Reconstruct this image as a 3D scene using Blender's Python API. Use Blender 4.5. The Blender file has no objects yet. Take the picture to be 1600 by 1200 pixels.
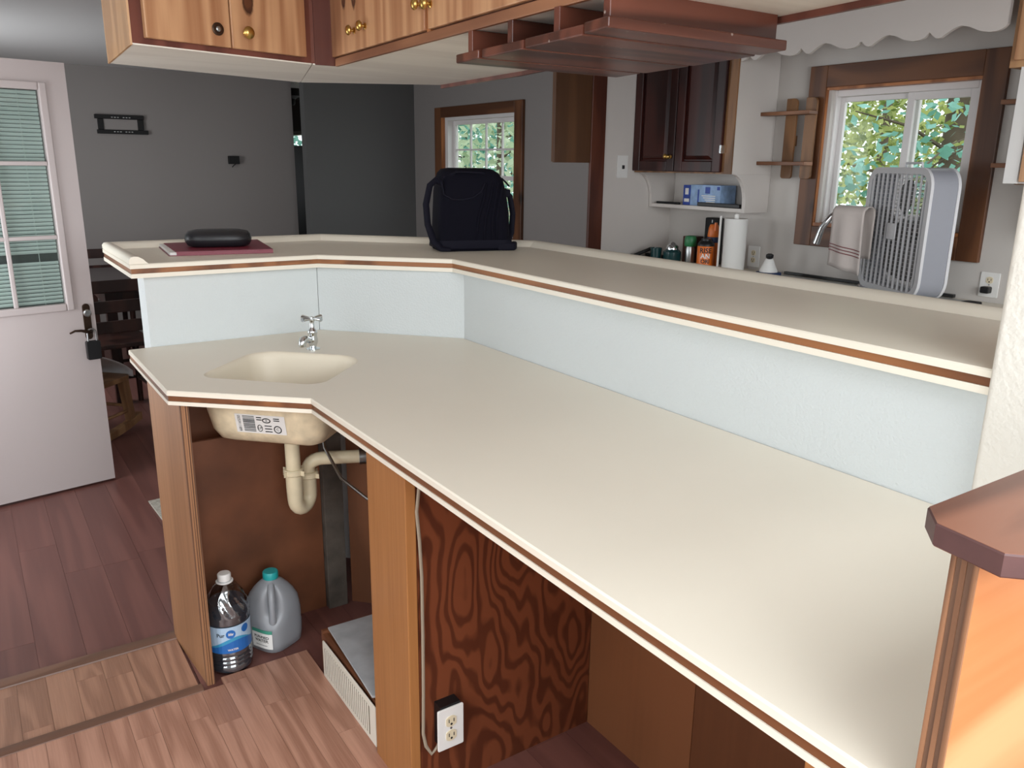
import bpy, bmesh, math, random
from mathutils import Vector, Matrix
from mathutils.geometry import tessellate_polygon
random.seed(7)
C = bpy.context.scene
PI = math.pi
# ------------------------------------------------------------------ camera, world, lights, exposure
cam_data = bpy.data.cameras.new('camera')
cam = bpy.data.objects.new('camera', cam_data)
C.collection.objects.link(cam)
FPX = 1269.7
cam_data.sensor_width = 36.0
cam_data.lens = FPX / 1600.0 * 36.0
cam_data.clip_start = 0.02
PSI, TH, RO = math.radians(33.9635), math.radians(15.2137), math.radians(-0.7110)
_h = Vector((math.sin(PSI), math.cos(PSI), 0)); _z = Vector((0, 0, 1)); _r = Vector((math.cos(PSI), -math.sin(PSI), 0))
_f = _h * math.cos(TH) - _z * math.sin(TH)
_d = -(_h * math.sin(TH) + _z * math.cos(TH))
_c, _s = math.cos(RO), math.sin(RO)
AX, AY = _c * _r + _s * _d, -_s * _r + _c * _d
cam.matrix_world = Matrix(((AX.x, -AY.x, -_f.x, 0), (AX.y, -AY.y, -_f.y, 0), (AX.z, -AY.z, -_f.z, 1.5), (0, 0, 0, 1)))
C.camera = cam
C.view_settings.view_transform = 'Standard'
C.view_settings.look = 'None'
C.view_settings.gamma = 1.0
C.view_settings.use_curve_mapping = False
C.view_settings.exposure = -0.12

world = bpy.data.worlds.new('world'); C.world = world
world.use_nodes = True
bg = world.node_tree.nodes['Background']
bg.inputs['Color'].default_value = (0.90, 0.96, 1.0, 1)
bg.inputs['Strength'].default_value = 2.2

def area(name, loc, direction, sx, sy, watts, col=(0.93, 0.97, 1.0)):
    l = bpy.data.lights.new(name, 'AREA'); l.shape = 'RECTANGLE'; l.size = sx; l.size_y = sy
    l.energy = watts; l.color = col
    o = bpy.data.objects.new(name, l); C.collection.objects.link(o)
    o.location = loc
    o.rotation_euler = Vector(direction).to_track_quat('-Z', 'Z').to_euler()
    return o
area('daylight_rear_window', (0.5, -2.42, 1.85), (0, 1, -0.12), 3.0, 1.7, 130)
area('daylight_side_window', (-2.12, 0.0, 1.85), (1, 0, -0.12), 2.6, 1.7, 82)
area('added_top_fill', (0.1, -0.85, 2.93), (0, 0.5, -1), 1.6, 1.2, 44)  # added lamp under an assumed roof opening, brightens the counter tops
area('daylight_doorway', (-0.56, 3.51, 1.0), (1, 0, 0), 0.85, 1.8, 28)
area('added_dining_fill', (-0.44, 5.7, 1.35), (1, 0, 0.1), 1.4, 1.1, 36)  # added lamp, no window in that wall; lifts the dark dining walls
area('added_hall_fill', (3.55, 8.6, 1.3), (-1, 0, -0.3), 0.8, 0.7, 5)  # added lamp, out of view, so the hall is not black

# ------------------------------------------------------------------ helpers
def lin(c):
    r = []
    for v in c:
        v /= 255.0
        r.append(v / 12.92 if v <= 0.04045 else ((v + 0.055) / 1.055) ** 2.4)
    return (r[0], r[1], r[2], 1.0)

class MB:
    def __init__(s): s.v = []; s.f = []
    def add(s, vs, fs):
        n = len(s.v); s.v += [Vector(p) for p in vs]; s.f += [tuple(i + n for i in f) for f in fs]; return s
    def box(s, x0, x1, y0, y1, z0, z1):
        return s.add([(x0,y0,z0),(x1,y0,z0),(x1,y1,z0),(x0,y1,z0),(x0,y0,z1),(x1,y0,z1),(x1,y1,z1),(x0,y1,z1)],
                     [(0,3,2,1),(4,5,6,7),(0,1,5,4),(1,2,6,5),(2,3,7,6),(3,0,4,7)])
    def prism(s, poly, z0, z1, M=None):
        a = sum(poly[i][0]*poly[(i+1) % len(poly)][1]-poly[(i+1) % len(poly)][0]*poly[i][1] for i in range(len(poly)))
        if a < 0: poly = poly[::-1]
        n = len(poly)
        vs = [Vector((p[0], p[1], z0)) for p in poly] + [Vector((p[0], p[1], z1)) for p in poly]
        if M: vs = [M @ p for p in vs]
        return s.add(vs, [tuple(range(n))[::-1], tuple(range(n, 2*n))] + [(i, (i+1) % n, n+(i+1) % n, n+i) for i in range(n)])
    def loft(s, loops, cap0=True, cap1=True, closed=True):
        n = len(loops[0]); vs = [p for l in loops for p in l]; fs = []
        for k in range(len(loops)-1):
            for i in range(n if closed else n-1):
                j = (i+1) % n; fs.append((k*n+i, k*n+j, (k+1)*n+j, (k+1)*n+i))
        if cap0: fs.append(tuple(range(n))[::-1])
        if cap1: fs.append(tuple(range((len(loops)-1)*n, len(loops)*n)))
        return s.add(vs, fs)
    def lathe(s, prof, c=(0,0,0), n=20, M=None):
        loops = []
        for r, z in prof:
            loops.append([Vector((r*math.cos(2*PI*i/n), r*math.sin(2*PI*i/n), z)) for i in range(n)])
        if M: loops = [[M @ p for p in l] for l in loops]
        loops = [[p + Vector(c) for p in l] for l in loops]
        return s.loft(loops)
    def tube(s, path, r, n=10, flat=None):
        path = [Vector(p) for p in path]; loops = []
        rs = r if isinstance(r, (list, tuple)) else [r]*len(path)
        prev = None
        for i, p in enumerate(path):
            t = (path[min(i+1, len(path)-1)] - path[max(i-1, 0)]).normalized()
            if prev is None:
                a = Vector((0, 0, 1)) if abs(t.z) < 0.9 else Vector((1, 0, 0))
            else: a = prev
            u = (a - t*a.dot(t)).normalized(); w = t.cross(u); prev = u
            k = flat if flat else 1.0
            loops.append([p + rs[i]*(math.cos(2*PI*j/n)*u + k*math.sin(2*PI*j/n)*w) for j in range(n)])
        return s.loft(loops)
    def xf(s, M): s.v = [M @ p for p in s.v]; return s
    def bend(s, fn): s.v = [Vector(fn(p)) for p in s.v]; return s
    def join(s, o): return s.add(o.v, o.f)

BASE = {}
def build(name, mb, mat, parent=None, smooth=None, bevel=0.0, seg=2):
    me = bpy.data.meshes.new(name)
    b = BASE.get(parent.name, Vector((0, 0, 0))) if parent else Vector((0, 0, 0))
    own = None
    if parent is None and mb.v:
        xs = [p.x for p in mb.v]; ys = [p.y for p in mb.v]; zs = [p.z for p in mb.v]
        own = Vector(((min(xs)+max(xs))/2, (min(ys)+max(ys))/2, min(zs))); b = own
    me.from_pydata([tuple(p-b) for p in mb.v], [], mb.f)
    bm = bmesh.new(); bm.from_mesh(me); bmesh.ops.recalc_face_normals(bm, faces=bm.faces); bm.to_mesh(me); bm.free()
    me.materials.append(mat)
    if smooth is not None:
        for p in me.polygons: p.use_smooth = True
        me.set_sharp_from_angle(angle=math.radians(smooth))
    o = bpy.data.objects.new(name, me); C.collection.objects.link(o)
    if parent: o.parent = parent
    else: o.location = own
    BASE[o.name] = b
    if bevel:
        m = o.modifiers.new('edge', 'BEVEL'); m.width = bevel; m.segments = seg; m.limit_method = 'ANGLE'; m.angle_limit = math.radians(40)
    return o
def tag(o, label=None, cat=None, group=None, kind=None):
    if label: o['label'] = label
    if cat: o['category'] = cat
    if group: o['group'] = group
    if kind: o['kind'] = kind
    return o
def thing(name, label, cat, loc, group=None, kind=None):
    o = bpy.data.objects.new(name, None); C.collection.objects.link(o)
    o.location = loc; o.empty_display_size = 0.05
    BASE[o.name] = Vector(loc)
    return tag(o, label, cat, group, kind)
def copy_part(o, parent, offset=None):
    c = o.copy(); C.collection.objects.link(c); c.parent = parent; BASE[c.name] = BASE.get(o.name, Vector((0, 0, 0)))
    if offset is not None: c.location = Vector(offset)
    return c
def copy_tree(o, parent=None):
    c = o.copy(); C.collection.objects.link(c)
    if parent: c.parent = parent
    for ch in list(o.children): copy_tree(ch, c)
    return c
def rrect(x0, x1, y0, y1, r, n=5):
    rr = r if isinstance(r, (list, tuple)) else [r]*4
    pts = []
    for (cx, cy, a0), q in zip(((x1, y1, 0), (x0, y1, PI/2), (x0, y0, PI), (x1, y0, 1.5*PI)), rr):
        ox = cx - q if cx == x1 else cx + q; oy = cy - q if cy == y1 else cy + q
        for i in range(n+1):
            a = a0 + PI/2*i/n; pts.append((ox+q*math.cos(a), oy+q*math.sin(a)))
    return pts
def frame_matrix(origin, ex, ey, ez):
    M = Matrix.Identity(4)
    for i in range(3): M[i][0] = ex[i]; M[i][1] = ey[i]; M[i][2] = ez[i]; M[i][3] = origin[i]
    return M
def dirframe(p0, p1):
    """frame on a vertical plane: x along p0->p1, y outward (to the right of travel), z up"""
    d = Vector((p1[0]-p0[0], p1[1]-p0[1], 0)).normalized(); n = Vector((d.y, -d.x, 0))
    return frame_matrix((p0[0], p0[1], 0), d, n, (0, 0, 1))
def text_mb(body, size, depth=0.0006, bold=False, align='CENTER'):
    cu = bpy.data.curves.new('t', 'FONT'); cu.body = body; cu.size = size; cu.extrude = depth/2
    cu.align_x = align; cu.align_y = 'CENTER'; cu.resolution_u = 3
    if bold: cu.offset = size*0.02
    ob = bpy.data.objects.new('t', cu); C.collection.objects.link(ob)
    dg = bpy.context.evaluated_depsgraph_get()
    me = bpy.data.meshes.new_from_object(ob.evaluated_get(dg))
    m = MB().add([v.co.copy() for v in me.vertices], [tuple(p.vertices) for p in me.polygons])
    bpy.data.objects.remove(ob); bpy.data.curves.remove(cu); bpy.data.meshes.remove(me)
    return m
def wall_y(mb, y0, y1, x0, x1, z0, z1, holes=()):
    """wall along x with rectangular holes (hx0,hx1,hz0,hz1)"""
    xs = x0
    for hx0, hx1, hz0, hz1 in sorted(holes):
        if hx0 > xs: mb.box(xs, hx0, y0, y1, z0, z1)
        if hz0 > z0: mb.box(hx0, hx1, y0, y1, z0, hz0)
        if hz1 < z1: mb.box(hx0, hx1, y0, y1, hz1, z1)
        xs = hx1
    if xs < x1: mb.box(xs, x1, y0, y1, z0, z1)
    return mb
def wall_x(mb, x0, x1, y0, y1, z0, z1, holes=()):
    ys = y0
    for hy0, hy1, hz0, hz1 in sorted(holes):
        if hy0 > ys: mb.box(x0, x1, ys, hy0, z0, z1)
        if hz0 > z0: mb.box(x0, x1, hy0, hy1, z0, hz0)
        if hz1 < z1: mb.box(x0, x1, hy0, hy1, hz1, z1)
        ys = hy1
    if ys < y1: mb.box(x0, x1, ys, y1, z0, z1)
    return mb

# ------------------------------------------------------------------ materials
def newmat(name):
    m = bpy.data.materials.new(name); m.use_nodes = True
    nt = m.node_tree; return m, nt, nt.nodes['Principled BSDF']
def plain(name, col, rough=0.5, metal=0.0, spec=0.5, var=0.0, vscale=4.0, bump=0.0, bscale=200.0, bdist=0.002, **kw):
    m, nt, p = newmat(name); L = nt.links
    p.inputs['Base Color'].default_value = lin(col); p.inputs['Roughness'].default_value = rough
    p.inputs['Metallic'].default_value = metal; p.inputs['Specular IOR Level'].default_value = spec
    for k, v in kw.items(): p.inputs[k.replace('_', ' ')].default_value = v
    if var or bump:
        tc = nt.nodes.new('ShaderNodeTexCoord')
    if var:
        n = nt.nodes.new('ShaderNodeTexNoise'); n.inputs['Scale'].default_value = vscale; n.inputs['Detail'].default_value = 4
        L.new(tc.outputs['Object'], n.inputs['Vector'])
        r = nt.nodes.new('ShaderNodeValToRGB')
        c = lin(col)
        r.color_ramp.elements[0].position = 0.3; r.color_ramp.elements[1].position = 0.7
        r.color_ramp.elements[0].color = tuple(v*(1-var) for v in c[:3]) + (1,)
        r.color_ramp.elements[1].color = tuple(min(1, v*(1+var)) for v in c[:3]) + (1,)
        L.new(n.outputs['Fac'], r.inputs['Fac']); L.new(r.outputs['Color'], p.inputs['Base Color'])
    if bump:
        n2 = nt.nodes.new('ShaderNodeTexNoise'); n2.inputs['Scale'].default_value = bscale; n2.inputs['Detail'].default_value = 3
        L.new(tc.outputs['Object'], n2.inputs['Vector'])
        b = nt.nodes.new('ShaderNodeBump'); b.inputs['Strength'].default_value = bump; b.inputs['Distance'].default_value = bdist
        L.new(n2.outputs['Fac'], b.inputs['Height']); L.new(b.outputs['Normal'], p.inputs['Normal'])
    return m
def wood(name, dark, light, axis='Z', rings=9.0, ring_scale=2.2, stretch=0.16, fine=60.0, rough=0.4, sharp=0.5, mixfine=0.35,
         knots=False, spots=(), specks=False, objvar=0.0, spec=0.4, bump=0.05):
    m, nt, p = newmat(name); L = nt.links; N = nt.nodes.new
    p.inputs['Roughness'].default_value = rough; p.inputs['Specular IOR Level'].default_value = spec
    tc = N('ShaderNodeTexCoord'); oi = N('ShaderNodeObjectInfo')
    off = N('ShaderNodeVectorMath'); off.operation = 'MULTIPLY_ADD'
    cmb = N('ShaderNodeCombineXYZ')
    for i in range(3): L.new(oi.outputs['Random'], cmb.inputs[i])
    L.new(cmb.outputs[0], off.inputs[0]); off.inputs[1].default_value = (37.0, 19.0, 53.0); L.new(tc.outputs['Object'], off.inputs[2])
    def mapped(s_cross, s_along):
        mp = N('ShaderNodeMapping'); sc = [s_cross]*3; sc['XYZ'.index(axis)] = s_along
        mp.inputs['Scale'].default_value = sc; L.new(off.outputs[0], mp.inputs['Vector']); return mp
    m1 = mapped(ring_scale, ring_scale*stretch)
    n1 = N('ShaderNodeTexNoise'); n1.inputs['Scale'].default_value = 1.0; n1.inputs['Detail'].default_value = 1.5; n1.inputs['Distortion'].default_value = 0.25
    L.new(m1.outputs[0], n1.inputs['Vector'])
    mu = N('ShaderNodeMath'); mu.operation = 'MULTIPLY'; mu.inputs[1].default_value = rings*2*PI; L.new(n1.outputs['Fac'], mu.inputs[0])
    si = N('ShaderNodeMath'); si.operation = 'SINE'; L.new(mu.outputs[0], si.inputs[0])
    mr = N('ShaderNodeMapRange'); mr.inputs[1].default_value = -1+sharp; mr.inputs[2].default_value = 1-sharp*0.3; L.new(si.outputs[0], mr.inputs[0])
    m2 = mapped(fine, fine*0.03)
    n2 = N('ShaderNodeTexNoise'); n2.inputs['Scale'].default_value = 1.0; n2.inputs['Detail'].default_value = 3; L.new(m2.outputs[0], n2.inputs['Vector'])
    mx = N('ShaderNodeMix'); mx.data_type = 'FLOAT'; mx.inputs[0].default_value = mixfine
    L.new(mr.outputs[0], mx.inputs[2]); L.new(n2.outputs['Fac'], mx.inputs[3])
    rp = N('ShaderNodeValToRGB'); rp.color_ramp.elements[0].color = lin(dark); rp.color_ramp.elements[1].color = lin(light)
    rp.color_ramp.elements[0].position = 0.1; rp.color_ramp.elements[1].position = 0.8
    L.new(mx.outputs[0], rp.inputs['Fac'])
    col = rp.outputs['Color']
    if knots:
        mk = mapped(3.1, 2.0)
        vo = N('ShaderNodeTexVoronoi'); vo.inputs['Scale'].default_value = 1.0; L.new(mk.outputs[0], vo.inputs['Vector'])
        k = N('ShaderNodeMapRange'); k.inputs[1].default_value = 0.05; k.inputs[2].default_value = 0.13; L.new(vo.outputs['Distance'], k.inputs[0])
        mk2 = N('ShaderNodeMix'); mk2.data_type = 'RGBA'; L.new(k.outputs[0], mk2.inputs[0])
        mk2.inputs[6].default_value = tuple(v*0.25 for v in lin(dark)[:3]) + (1,); L.new(col, mk2.inputs[7]); col = mk2.outputs[2]
    for (px, py, pz, rx, rz) in spots:
        sb_ = N('ShaderNodeVectorMath'); sb_.operation = 'SUBTRACT'; L.new(tc.outputs['Object'], sb_.inputs[0]); sb_.inputs[1].default_value = (px, py, pz)
        sc_ = N('ShaderNodeVectorMath'); sc_.operation = 'MULTIPLY'; L.new(sb_.outputs[0], sc_.inputs[0]); sc_.inputs[1].default_value = (1/rx, 1/rx, 1/rz)
        ln_ = N('ShaderNodeVectorMath'); ln_.operation = 'LENGTH'; L.new(sc_.outputs[0], ln_.inputs[0])
        nz_ = N('ShaderNodeTexNoise'); nz_.inputs['Scale'].default_value = 40; L.new(tc.outputs['Object'], nz_.inputs['Vector'])
        ad_ = N('ShaderNodeMath'); ad_.operation = 'MULTIPLY_ADD'; ad_.inputs[1].default_value = 0.6; L.new(nz_.outputs['Fac'], ad_.inputs[0]); L.new(ln_.outputs['Value'], ad_.inputs[2])
        kr = N('ShaderNodeValToRGB'); e = kr.color_ramp.elements
        e[0].position = 0.55; e[0].color = (0.30, 0.22, 0.2, 1); e[1].position = 1.0; e[1].color = (1, 1, 1, 1)
        q_ = kr.color_ramp.elements.new(0.80); q_.color = (0.12, 0.09, 0.10, 1)
        dv_ = N('ShaderNodeMath'); dv_.operation = 'MULTIPLY'; dv_.inputs[1].default_value = 0.7; L.new(ad_.outputs[0], dv_.inputs[0]); L.new(dv_.outputs[0], kr.inputs['Fac'])
        mlt = N('ShaderNodeMix'); mlt.data_type = 'RGBA'; mlt.blend_type = 'MULTIPLY'; mlt.inputs[0].default_value = 1.0
        L.new(col, mlt.inputs[6]); L.new(kr.outputs['Color'], mlt.inputs[7]); col = mlt.outputs[2]
    if specks:
        vs_ = N('ShaderNodeTexVoronoi'); vs_.inputs['Scale'].default_value = 24.0; L.new(off.outputs[0], vs_.inputs['Vector'])
        ks_ = N('ShaderNodeMapRange'); ks_.inputs[1].default_value = 0.05; ks_.inputs[2].default_value = 0.09; ks_.inputs[3].default_value = 0.75; ks_.inputs[4].default_value = 0.0
        L.new(vs_.outputs['Distance'], ks_.inputs[0])
        ms_ = N('ShaderNodeMix'); ms_.data_type = 'RGBA'; L.new(ks_.outputs[0], ms_.inputs[0]); L.new(col, ms_.inputs[6]); ms_.inputs[7].default_value = (0.42, 0.34, 0.30, 1); col = ms_.outputs[2]
    if objvar:
        hs = N('ShaderNodeHueSaturation'); ov = N('ShaderNodeMapRange'); ov.inputs[3].default_value = 1-objvar; ov.inputs[4].default_value = 1+objvar
        L.new(oi.outputs['Random'], ov.inputs[0]); L.new(ov.outputs[0], hs.inputs['Value']); L.new(col, hs.inputs['Color']); col = hs.outputs['Color']
    L.new(col, p.inputs['Base Color'])
    if bump:
        b = N('ShaderNodeBump'); b.inputs['Strength'].default_value = bump; b.inputs['Distance'].default_value = 0.002
        L.new(n2.outputs['Fac'], b.inputs['Height']); L.new(b.outputs['Normal'], p.inputs['Normal'])
    return m
def figured(name, dark, light, axis='Z', freq=16.0, scale=3.0, stretch=0.45, rough=0.35):
    # cathedral figure: contour lines of a field that has a few knot-like centres
    m, nt, p = newmat(name); L = nt.links; N = nt.nodes.new
    p.inputs['Roughness'].default_value = rough; p.inputs['Specular IOR Level'].default_value = 0.35
    tc = N('ShaderNodeTexCoord'); mp = N('ShaderNodeMapping'); sc = [scale]*3; sc['XYZ'.index(axis)] = scale*stretch; mp.inputs['Scale'].default_value = sc
    L.new(tc.outputs['Object'], mp.inputs['Vector'])
    w = N('ShaderNodeTexNoise'); w.inputs['Scale'].default_value = 1.3; w.inputs['Detail'].default_value = 2.5; L.new(mp.outputs[0], w.inputs['Vector'])
    vo = N('ShaderNodeTexVoronoi'); vo.feature = 'SMOOTH_F1'; vo.inputs['Scale'].default_value = 0.9; vo.inputs['Smoothness'].default_value = 0.35; L.new(mp.outputs[0], vo.inputs['Vector'])
    ad = N('ShaderNodeMath'); ad.operation = 'MULTIPLY_ADD'; ad.inputs[1].default_value = 1.1; L.new(w.outputs['Fac'], ad.inputs[0]); L.new(vo.outputs['Distance'], ad.inputs[2])
    mu = N('ShaderNodeMath'); mu.operation = 'MULTIPLY'; mu.inputs[1].default_value = freq*2*PI; L.new(ad.outputs[0], mu.inputs[0])
    si = N('ShaderNodeMath'); si.operation = 'SINE'; L.new(mu.outputs[0], si.inputs[0])
    mr = N('ShaderNodeMapRange'); mr.inputs[1].default_value = -0.7; mr.inputs[2].default_value = 0.35; L.new(si.outputs[0], mr.inputs[0])
    br = N('ShaderNodeTexNoise'); br.inputs['Scale'].default_value = 2.2; L.new(mp.outputs[0], br.inputs['Vector'])
    mx = N('ShaderNodeMix'); mx.data_type = 'FLOAT'; mx.inputs[0].default_value = 0.3; L.new(mr.outputs[0], mx.inputs[2]); L.new(br.outputs['Fac'], mx.inputs[3])
    rp = N('ShaderNodeValToRGB'); rp.color_ramp.elements[0].color = lin(dark); rp.color_ramp.elements[1].color = lin(light)
    rp.color_ramp.elements[0].position = 0.1; rp.color_ramp.elements[1].position = 0.85
    L.new(mx.outputs[0], rp.inputs['Fac']); L.new(rp.outputs['Color'], p.inputs['Base Color'])
    return m
def thin_glass(name, tint=(0.95, 0.98, 0.97), refl=0.10, rough=0.02):
    m = bpy.data.materials.new(name); m.use_nodes = True; nt = m.node_tree; nt.nodes.clear(); N = nt.nodes.new
    out = N('ShaderNodeOutputMaterial'); mix = N('ShaderNodeMixShader'); t = N('ShaderNodeBsdfTransparent'); g = N('ShaderNodeBsdfGlossy')
    lw = N('ShaderNodeLayerWeight'); lw.inputs['Blend'].default_value = 0.5
    fr = N('ShaderNodeMath'); fr.operation = 'POWER'; fr.inputs[1].default_value = 5.0; nt.links.new(lw.outputs['Facing'], fr.inputs[0])
    t.inputs['Color'].default_value = tint + (1,); g.inputs['Roughness'].default_value = rough
    ad = N('ShaderNodeMath'); ad.operation = 'ADD'; ad.inputs[1].default_value = refl*0.5; ad.use_clamp = True
    nt.links.new(fr.outputs[0], ad.inputs[0]); nt.links.new(ad.outputs[0], mix.inputs[0])
    nt.links.new(t.outputs[0], mix.inputs[1]); nt.links.new(g.outputs[0], mix.inputs[2]); nt.links.new(mix.outputs[0], out.inputs[0])
    return m

M = {}
M['counter'] = plain('counter_cream', (231, 223, 207), 0.38, var=0.015, vscale=3)
M['sink_in'] = plain('sink_cream', (222, 212, 192), 0.5)
M['band'] = wood('band_wood', (104, 62, 36), (150, 97, 58), 'Y', rings=3, ring_scale=6, rough=0.45)
M['wallwhite'] = plain('painted_white_stipple', (204, 209, 209), 0.65, bump=0.5, bscale=160, bdist=0.003)
M['wallwarm'] = plain('plaster_warm_white', (222, 217, 207), 0.8, bump=0.5, bscale=90, bdist=0.004)
M['kitchenwall'] = plain('kitchen_wall_white', (200, 194, 188), 0.6, var=0.02)
M['kitchenwhite'] = plain('kitchen_white_paint', (210, 203, 197), 0.55, var=0.02)
M['graywall'] = plain('gray_wall_paint', (140, 134, 131), 0.6)
M['shadedwall'] = plain('gray_wall_shaded', (96, 96, 95), 0.7)  # darker copy of the gray paint, carries the shade of the unlit wall
M['ceiling'] = plain('gray_ceiling', (206, 204, 203), 0.28)
M['underside'] = wood('whitewashed_panel', (226, 219, 207), (240, 234, 222), 'X', rings=3, ring_scale=5, rough=0.5, mixfine=0.6)
M['darkfloor'] = wood('dark_laminate', (104, 66, 60), (122, 80, 72), 'Y', rings=4, ring_scale=8, stretch=0.06, rough=0.36, objvar=0.05, mixfine=0.5)
M['nearfloor'] = wood('oak_laminate', (148, 104, 84), (188, 142, 120), 'Y', rings=8, ring_scale=8, stretch=0.085, rough=0.42, objvar=0.03, mixfine=0.6, fine=260.0)
M['stripfloor'] = wood('oak_laminate_worn', (136, 98, 78), (170, 128, 104), 'Y', rings=8, ring_scale=8, stretch=0.1, rough=0.42, objvar=0.04, mixfine=0.6, fine=260.0)
M['molding'] = wood('floor_molding', (100, 72, 58), (124, 92, 76), 'X', rings=3, ring_scale=8, rough=0.35)
M['doorwhite'] = plain('door_paint', (200, 189, 187), 0.45)
M['pine'] = wood('knotty_pine', (160, 110, 76), (202, 156, 116), 'Z', rings=4, ring_scale=9, stretch=0.07, rough=0.35, knots=True, sharp=0.2, mixfine=0.5)
M['endbrown'] = wood('end_cabinet_brown', (80, 50, 28), (100, 66, 40), 'Z', rings=2, ring_scale=8, stretch=0.05, rough=0.45)
M['jambred'] = wood('jamb_red', (70, 34, 22), (92, 48, 32), 'Z', rings=3, ring_scale=8, rough=0.4)
M['pineside'] = wood('pine_side', (176, 132, 92), (200, 156, 112), 'Z', rings=4, ring_scale=5, rough=0.45)
M['redwood'] = wood('reddish_frame', (92, 52, 44), (118, 70, 58), 'Z', rings=4, ring_scale=5, rough=0.35)
M['rail'] = wood('bottom_rail', (120, 78, 56), (160, 112, 80), 'Y', rings=3, ring_scale=6, rough=0.4)
M['rack'] = wood('rack_redwood', (66, 36, 28), (108, 62, 48), 'X', rings=5, ring_scale=6, stretch=0.08, rough=0.3, specks=True)
M['mahog'] = wood('mahogany_door', (36, 13, 11), (60, 22, 16), 'Z', rings=4, ring_scale=4, rough=0.35)
M['casing'] = wood('window_casing', (82, 50, 32), (112, 72, 46), 'Z', rings=5, ring_scale=4, rough=0.4, knots=True)
M['casing_y'] = wood('window_casing_flat', (82, 50, 32), (112, 72, 46), 'Y', rings=5, ring_scale=4, rough=0.4, knots=True)
M['jamb'] = wood('pine_jamb', (140, 86, 50), (184, 120, 74), 'Z', rings=4, ring_scale=5, rough=0.4)
M['shelfwood'] = wood('shelf_oak', (104, 72, 46), (140, 100, 66), 'Z', rings=3, ring_scale=10, rough=0.4)
M['shelfboard'] = wood('shelf_board', (112, 72, 48), (144, 98, 68), 'Y', rings=3, ring_scale=10, rough=0.4)
M['panelwood'] = wood('end_panel_birch', (140, 98, 66), (176, 128, 90), 'Z', rings=2, ring_scale=5, stretch=0.15, rough=0.45, mixfine=0.75, fine=100)
M['plyedge'] = wood('ply_edge', (92, 62, 44), (150, 108, 78), 'Z', rings=10, ring_scale=20, stretch=0.02, rough=0.6)
M['plymid'] = wood('ply_mid_layer', (96, 70, 54), (128, 96, 74), 'Z', rings=4, ring_scale=20, stretch=0.02, rough=0.6)
M['post'] = wood('post_fir', (150, 98, 54), (174, 120, 72), 'Z', rings=2, ring_scale=10, stretch=0.04, rough=0.4, mixfine=0.85, fine=110)
M['figply'] = figured('figured_plywood', (84, 42, 26), (118, 64, 40), 'Z', freq=9.0, scale=5.2, stretch=0.36)
M['backply'] = wood('back_plywood', (96, 58, 36), (124, 78, 50), 'Z', rings=3, ring_scale=1.5, stretch=0.5, rough=0.4, mixfine=0.3)
M['undersink'] = plain('stained_board', (110, 66, 42), 0.5, var=0.35, vscale=5)
M['graystud'] = plain('weathered_stud', (84, 76, 68), 0.8, var=0.4, vscale=14)
M['orangeply'] = wood('varnished_birch', (196, 126, 78), (226, 164, 116), 'X', rings=3, ring_scale=2, stretch=0.4, rough=0.3, mixfine=0.3)
M['cap'] = wood('cap_walnut', (96, 62, 50), (138, 92, 72), 'X', rings=5, ring_scale=6, stretch=0.1, rough=0.35)
M['capside'] = plain('cap_edge', (84, 56, 54), 0.5, var=0.2, vscale=20)
M['brass'] = plain('aged_brass', (196, 160, 92), 0.28, 1.0)
M['bronze'] = plain('dark_bronze', (74, 58, 48), 0.35, 0.9)
M['chrome'] = plain('chrome', (215, 220, 222), 0.1, 1.0)
M['steel'] = plain('steel', (170, 172, 172), 0.3, 1.0)
M['black'] = plain('black_plastic', (22, 22, 24), 0.4)
M['matteblack'] = plain('matte_black', (14, 13, 14), 0.7)
M['white'] = plain('white_plastic', (232, 230, 226), 0.4)
M['offwhite'] = plain('offwhite_enamel', (226, 220, 206), 0.45)
M['ivory'] = plain('ivory_receptacle', (222, 208, 178), 0.45)
M['pvc'] = plain('aged_pvc', (222, 208, 176), 0.4, var=0.06, vscale=20)
M['basinout'] = plain('stained_basin', (224, 208, 176), 0.5, var=0.22, vscale=18)
M['bagcloth'] = plain('navy_cloth', (9, 8, 20), 0.85, spec=0.15, bump=0.15, bscale=600, bdist=0.001)
M['bagtrim'] = plain('navy_webbing', (13, 12, 26), 0.75, spec=0.2)
M['maroon'] = plain('maroon_cover', (120, 26, 48), 0.4)
M['paper'] = plain('paper', (226, 224, 220), 0.7)
M['leather'] = plain('black_case', (26, 26, 30), 0.35)
M['fanwhite'] = plain('fan_white', (214, 214, 216), 0.4)
M['fanside'] = plain('fan_housing_gray', (150, 152, 160), 0.4)
M['fandark'] = plain('fan_blade_gray', (120, 118, 118), 0.45)
M['vinyl'] = plain('white_vinyl', (226, 222, 220), 0.4)
M['glass'] = thin_glass('window_glass', (0.97, 0.99, 0.98), 0.02)
M['doorglass'] = thin_glass('door_glass', (0.95, 0.98, 0.97), 0.05)
M['blind'] = plain('blind_slat', (188, 200, 196), 0.45)
M['marble'] = plain('gray_marble_laminate', (176, 178, 180), 0.35, var=0.16, vscale=14)
M['towel'] = plain('towel_cotton', (196, 186, 180), 0.9, bump=0.2, bscale=500)
M['stripe'] = plain('towel_stripe', (120, 62, 66), 0.9)
M['navy'] = plain('navy_base', (40, 56, 92), 0.45)
M['orange'] = plain('orange_can', (222, 112, 34), 0.35)
M['green'] = plain('green_cap', (34, 112, 66), 0.4)
M['teal'] = plain('teal_lid', (40, 160, 160), 0.4)
M['bluebox'] = plain('blue_carton', (140, 168, 204), 0.5, var=0.2, vscale=30)
M['bluedark'] = plain('blue_carton_end', (36, 66, 150), 0.45, var=0.3, vscale=40)
M['labelblue'] = plain('label_blue', (40, 104, 178), 0.4)
M['labelpale'] = plain('label_pale_blue', (176, 200, 222), 0.4)
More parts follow.
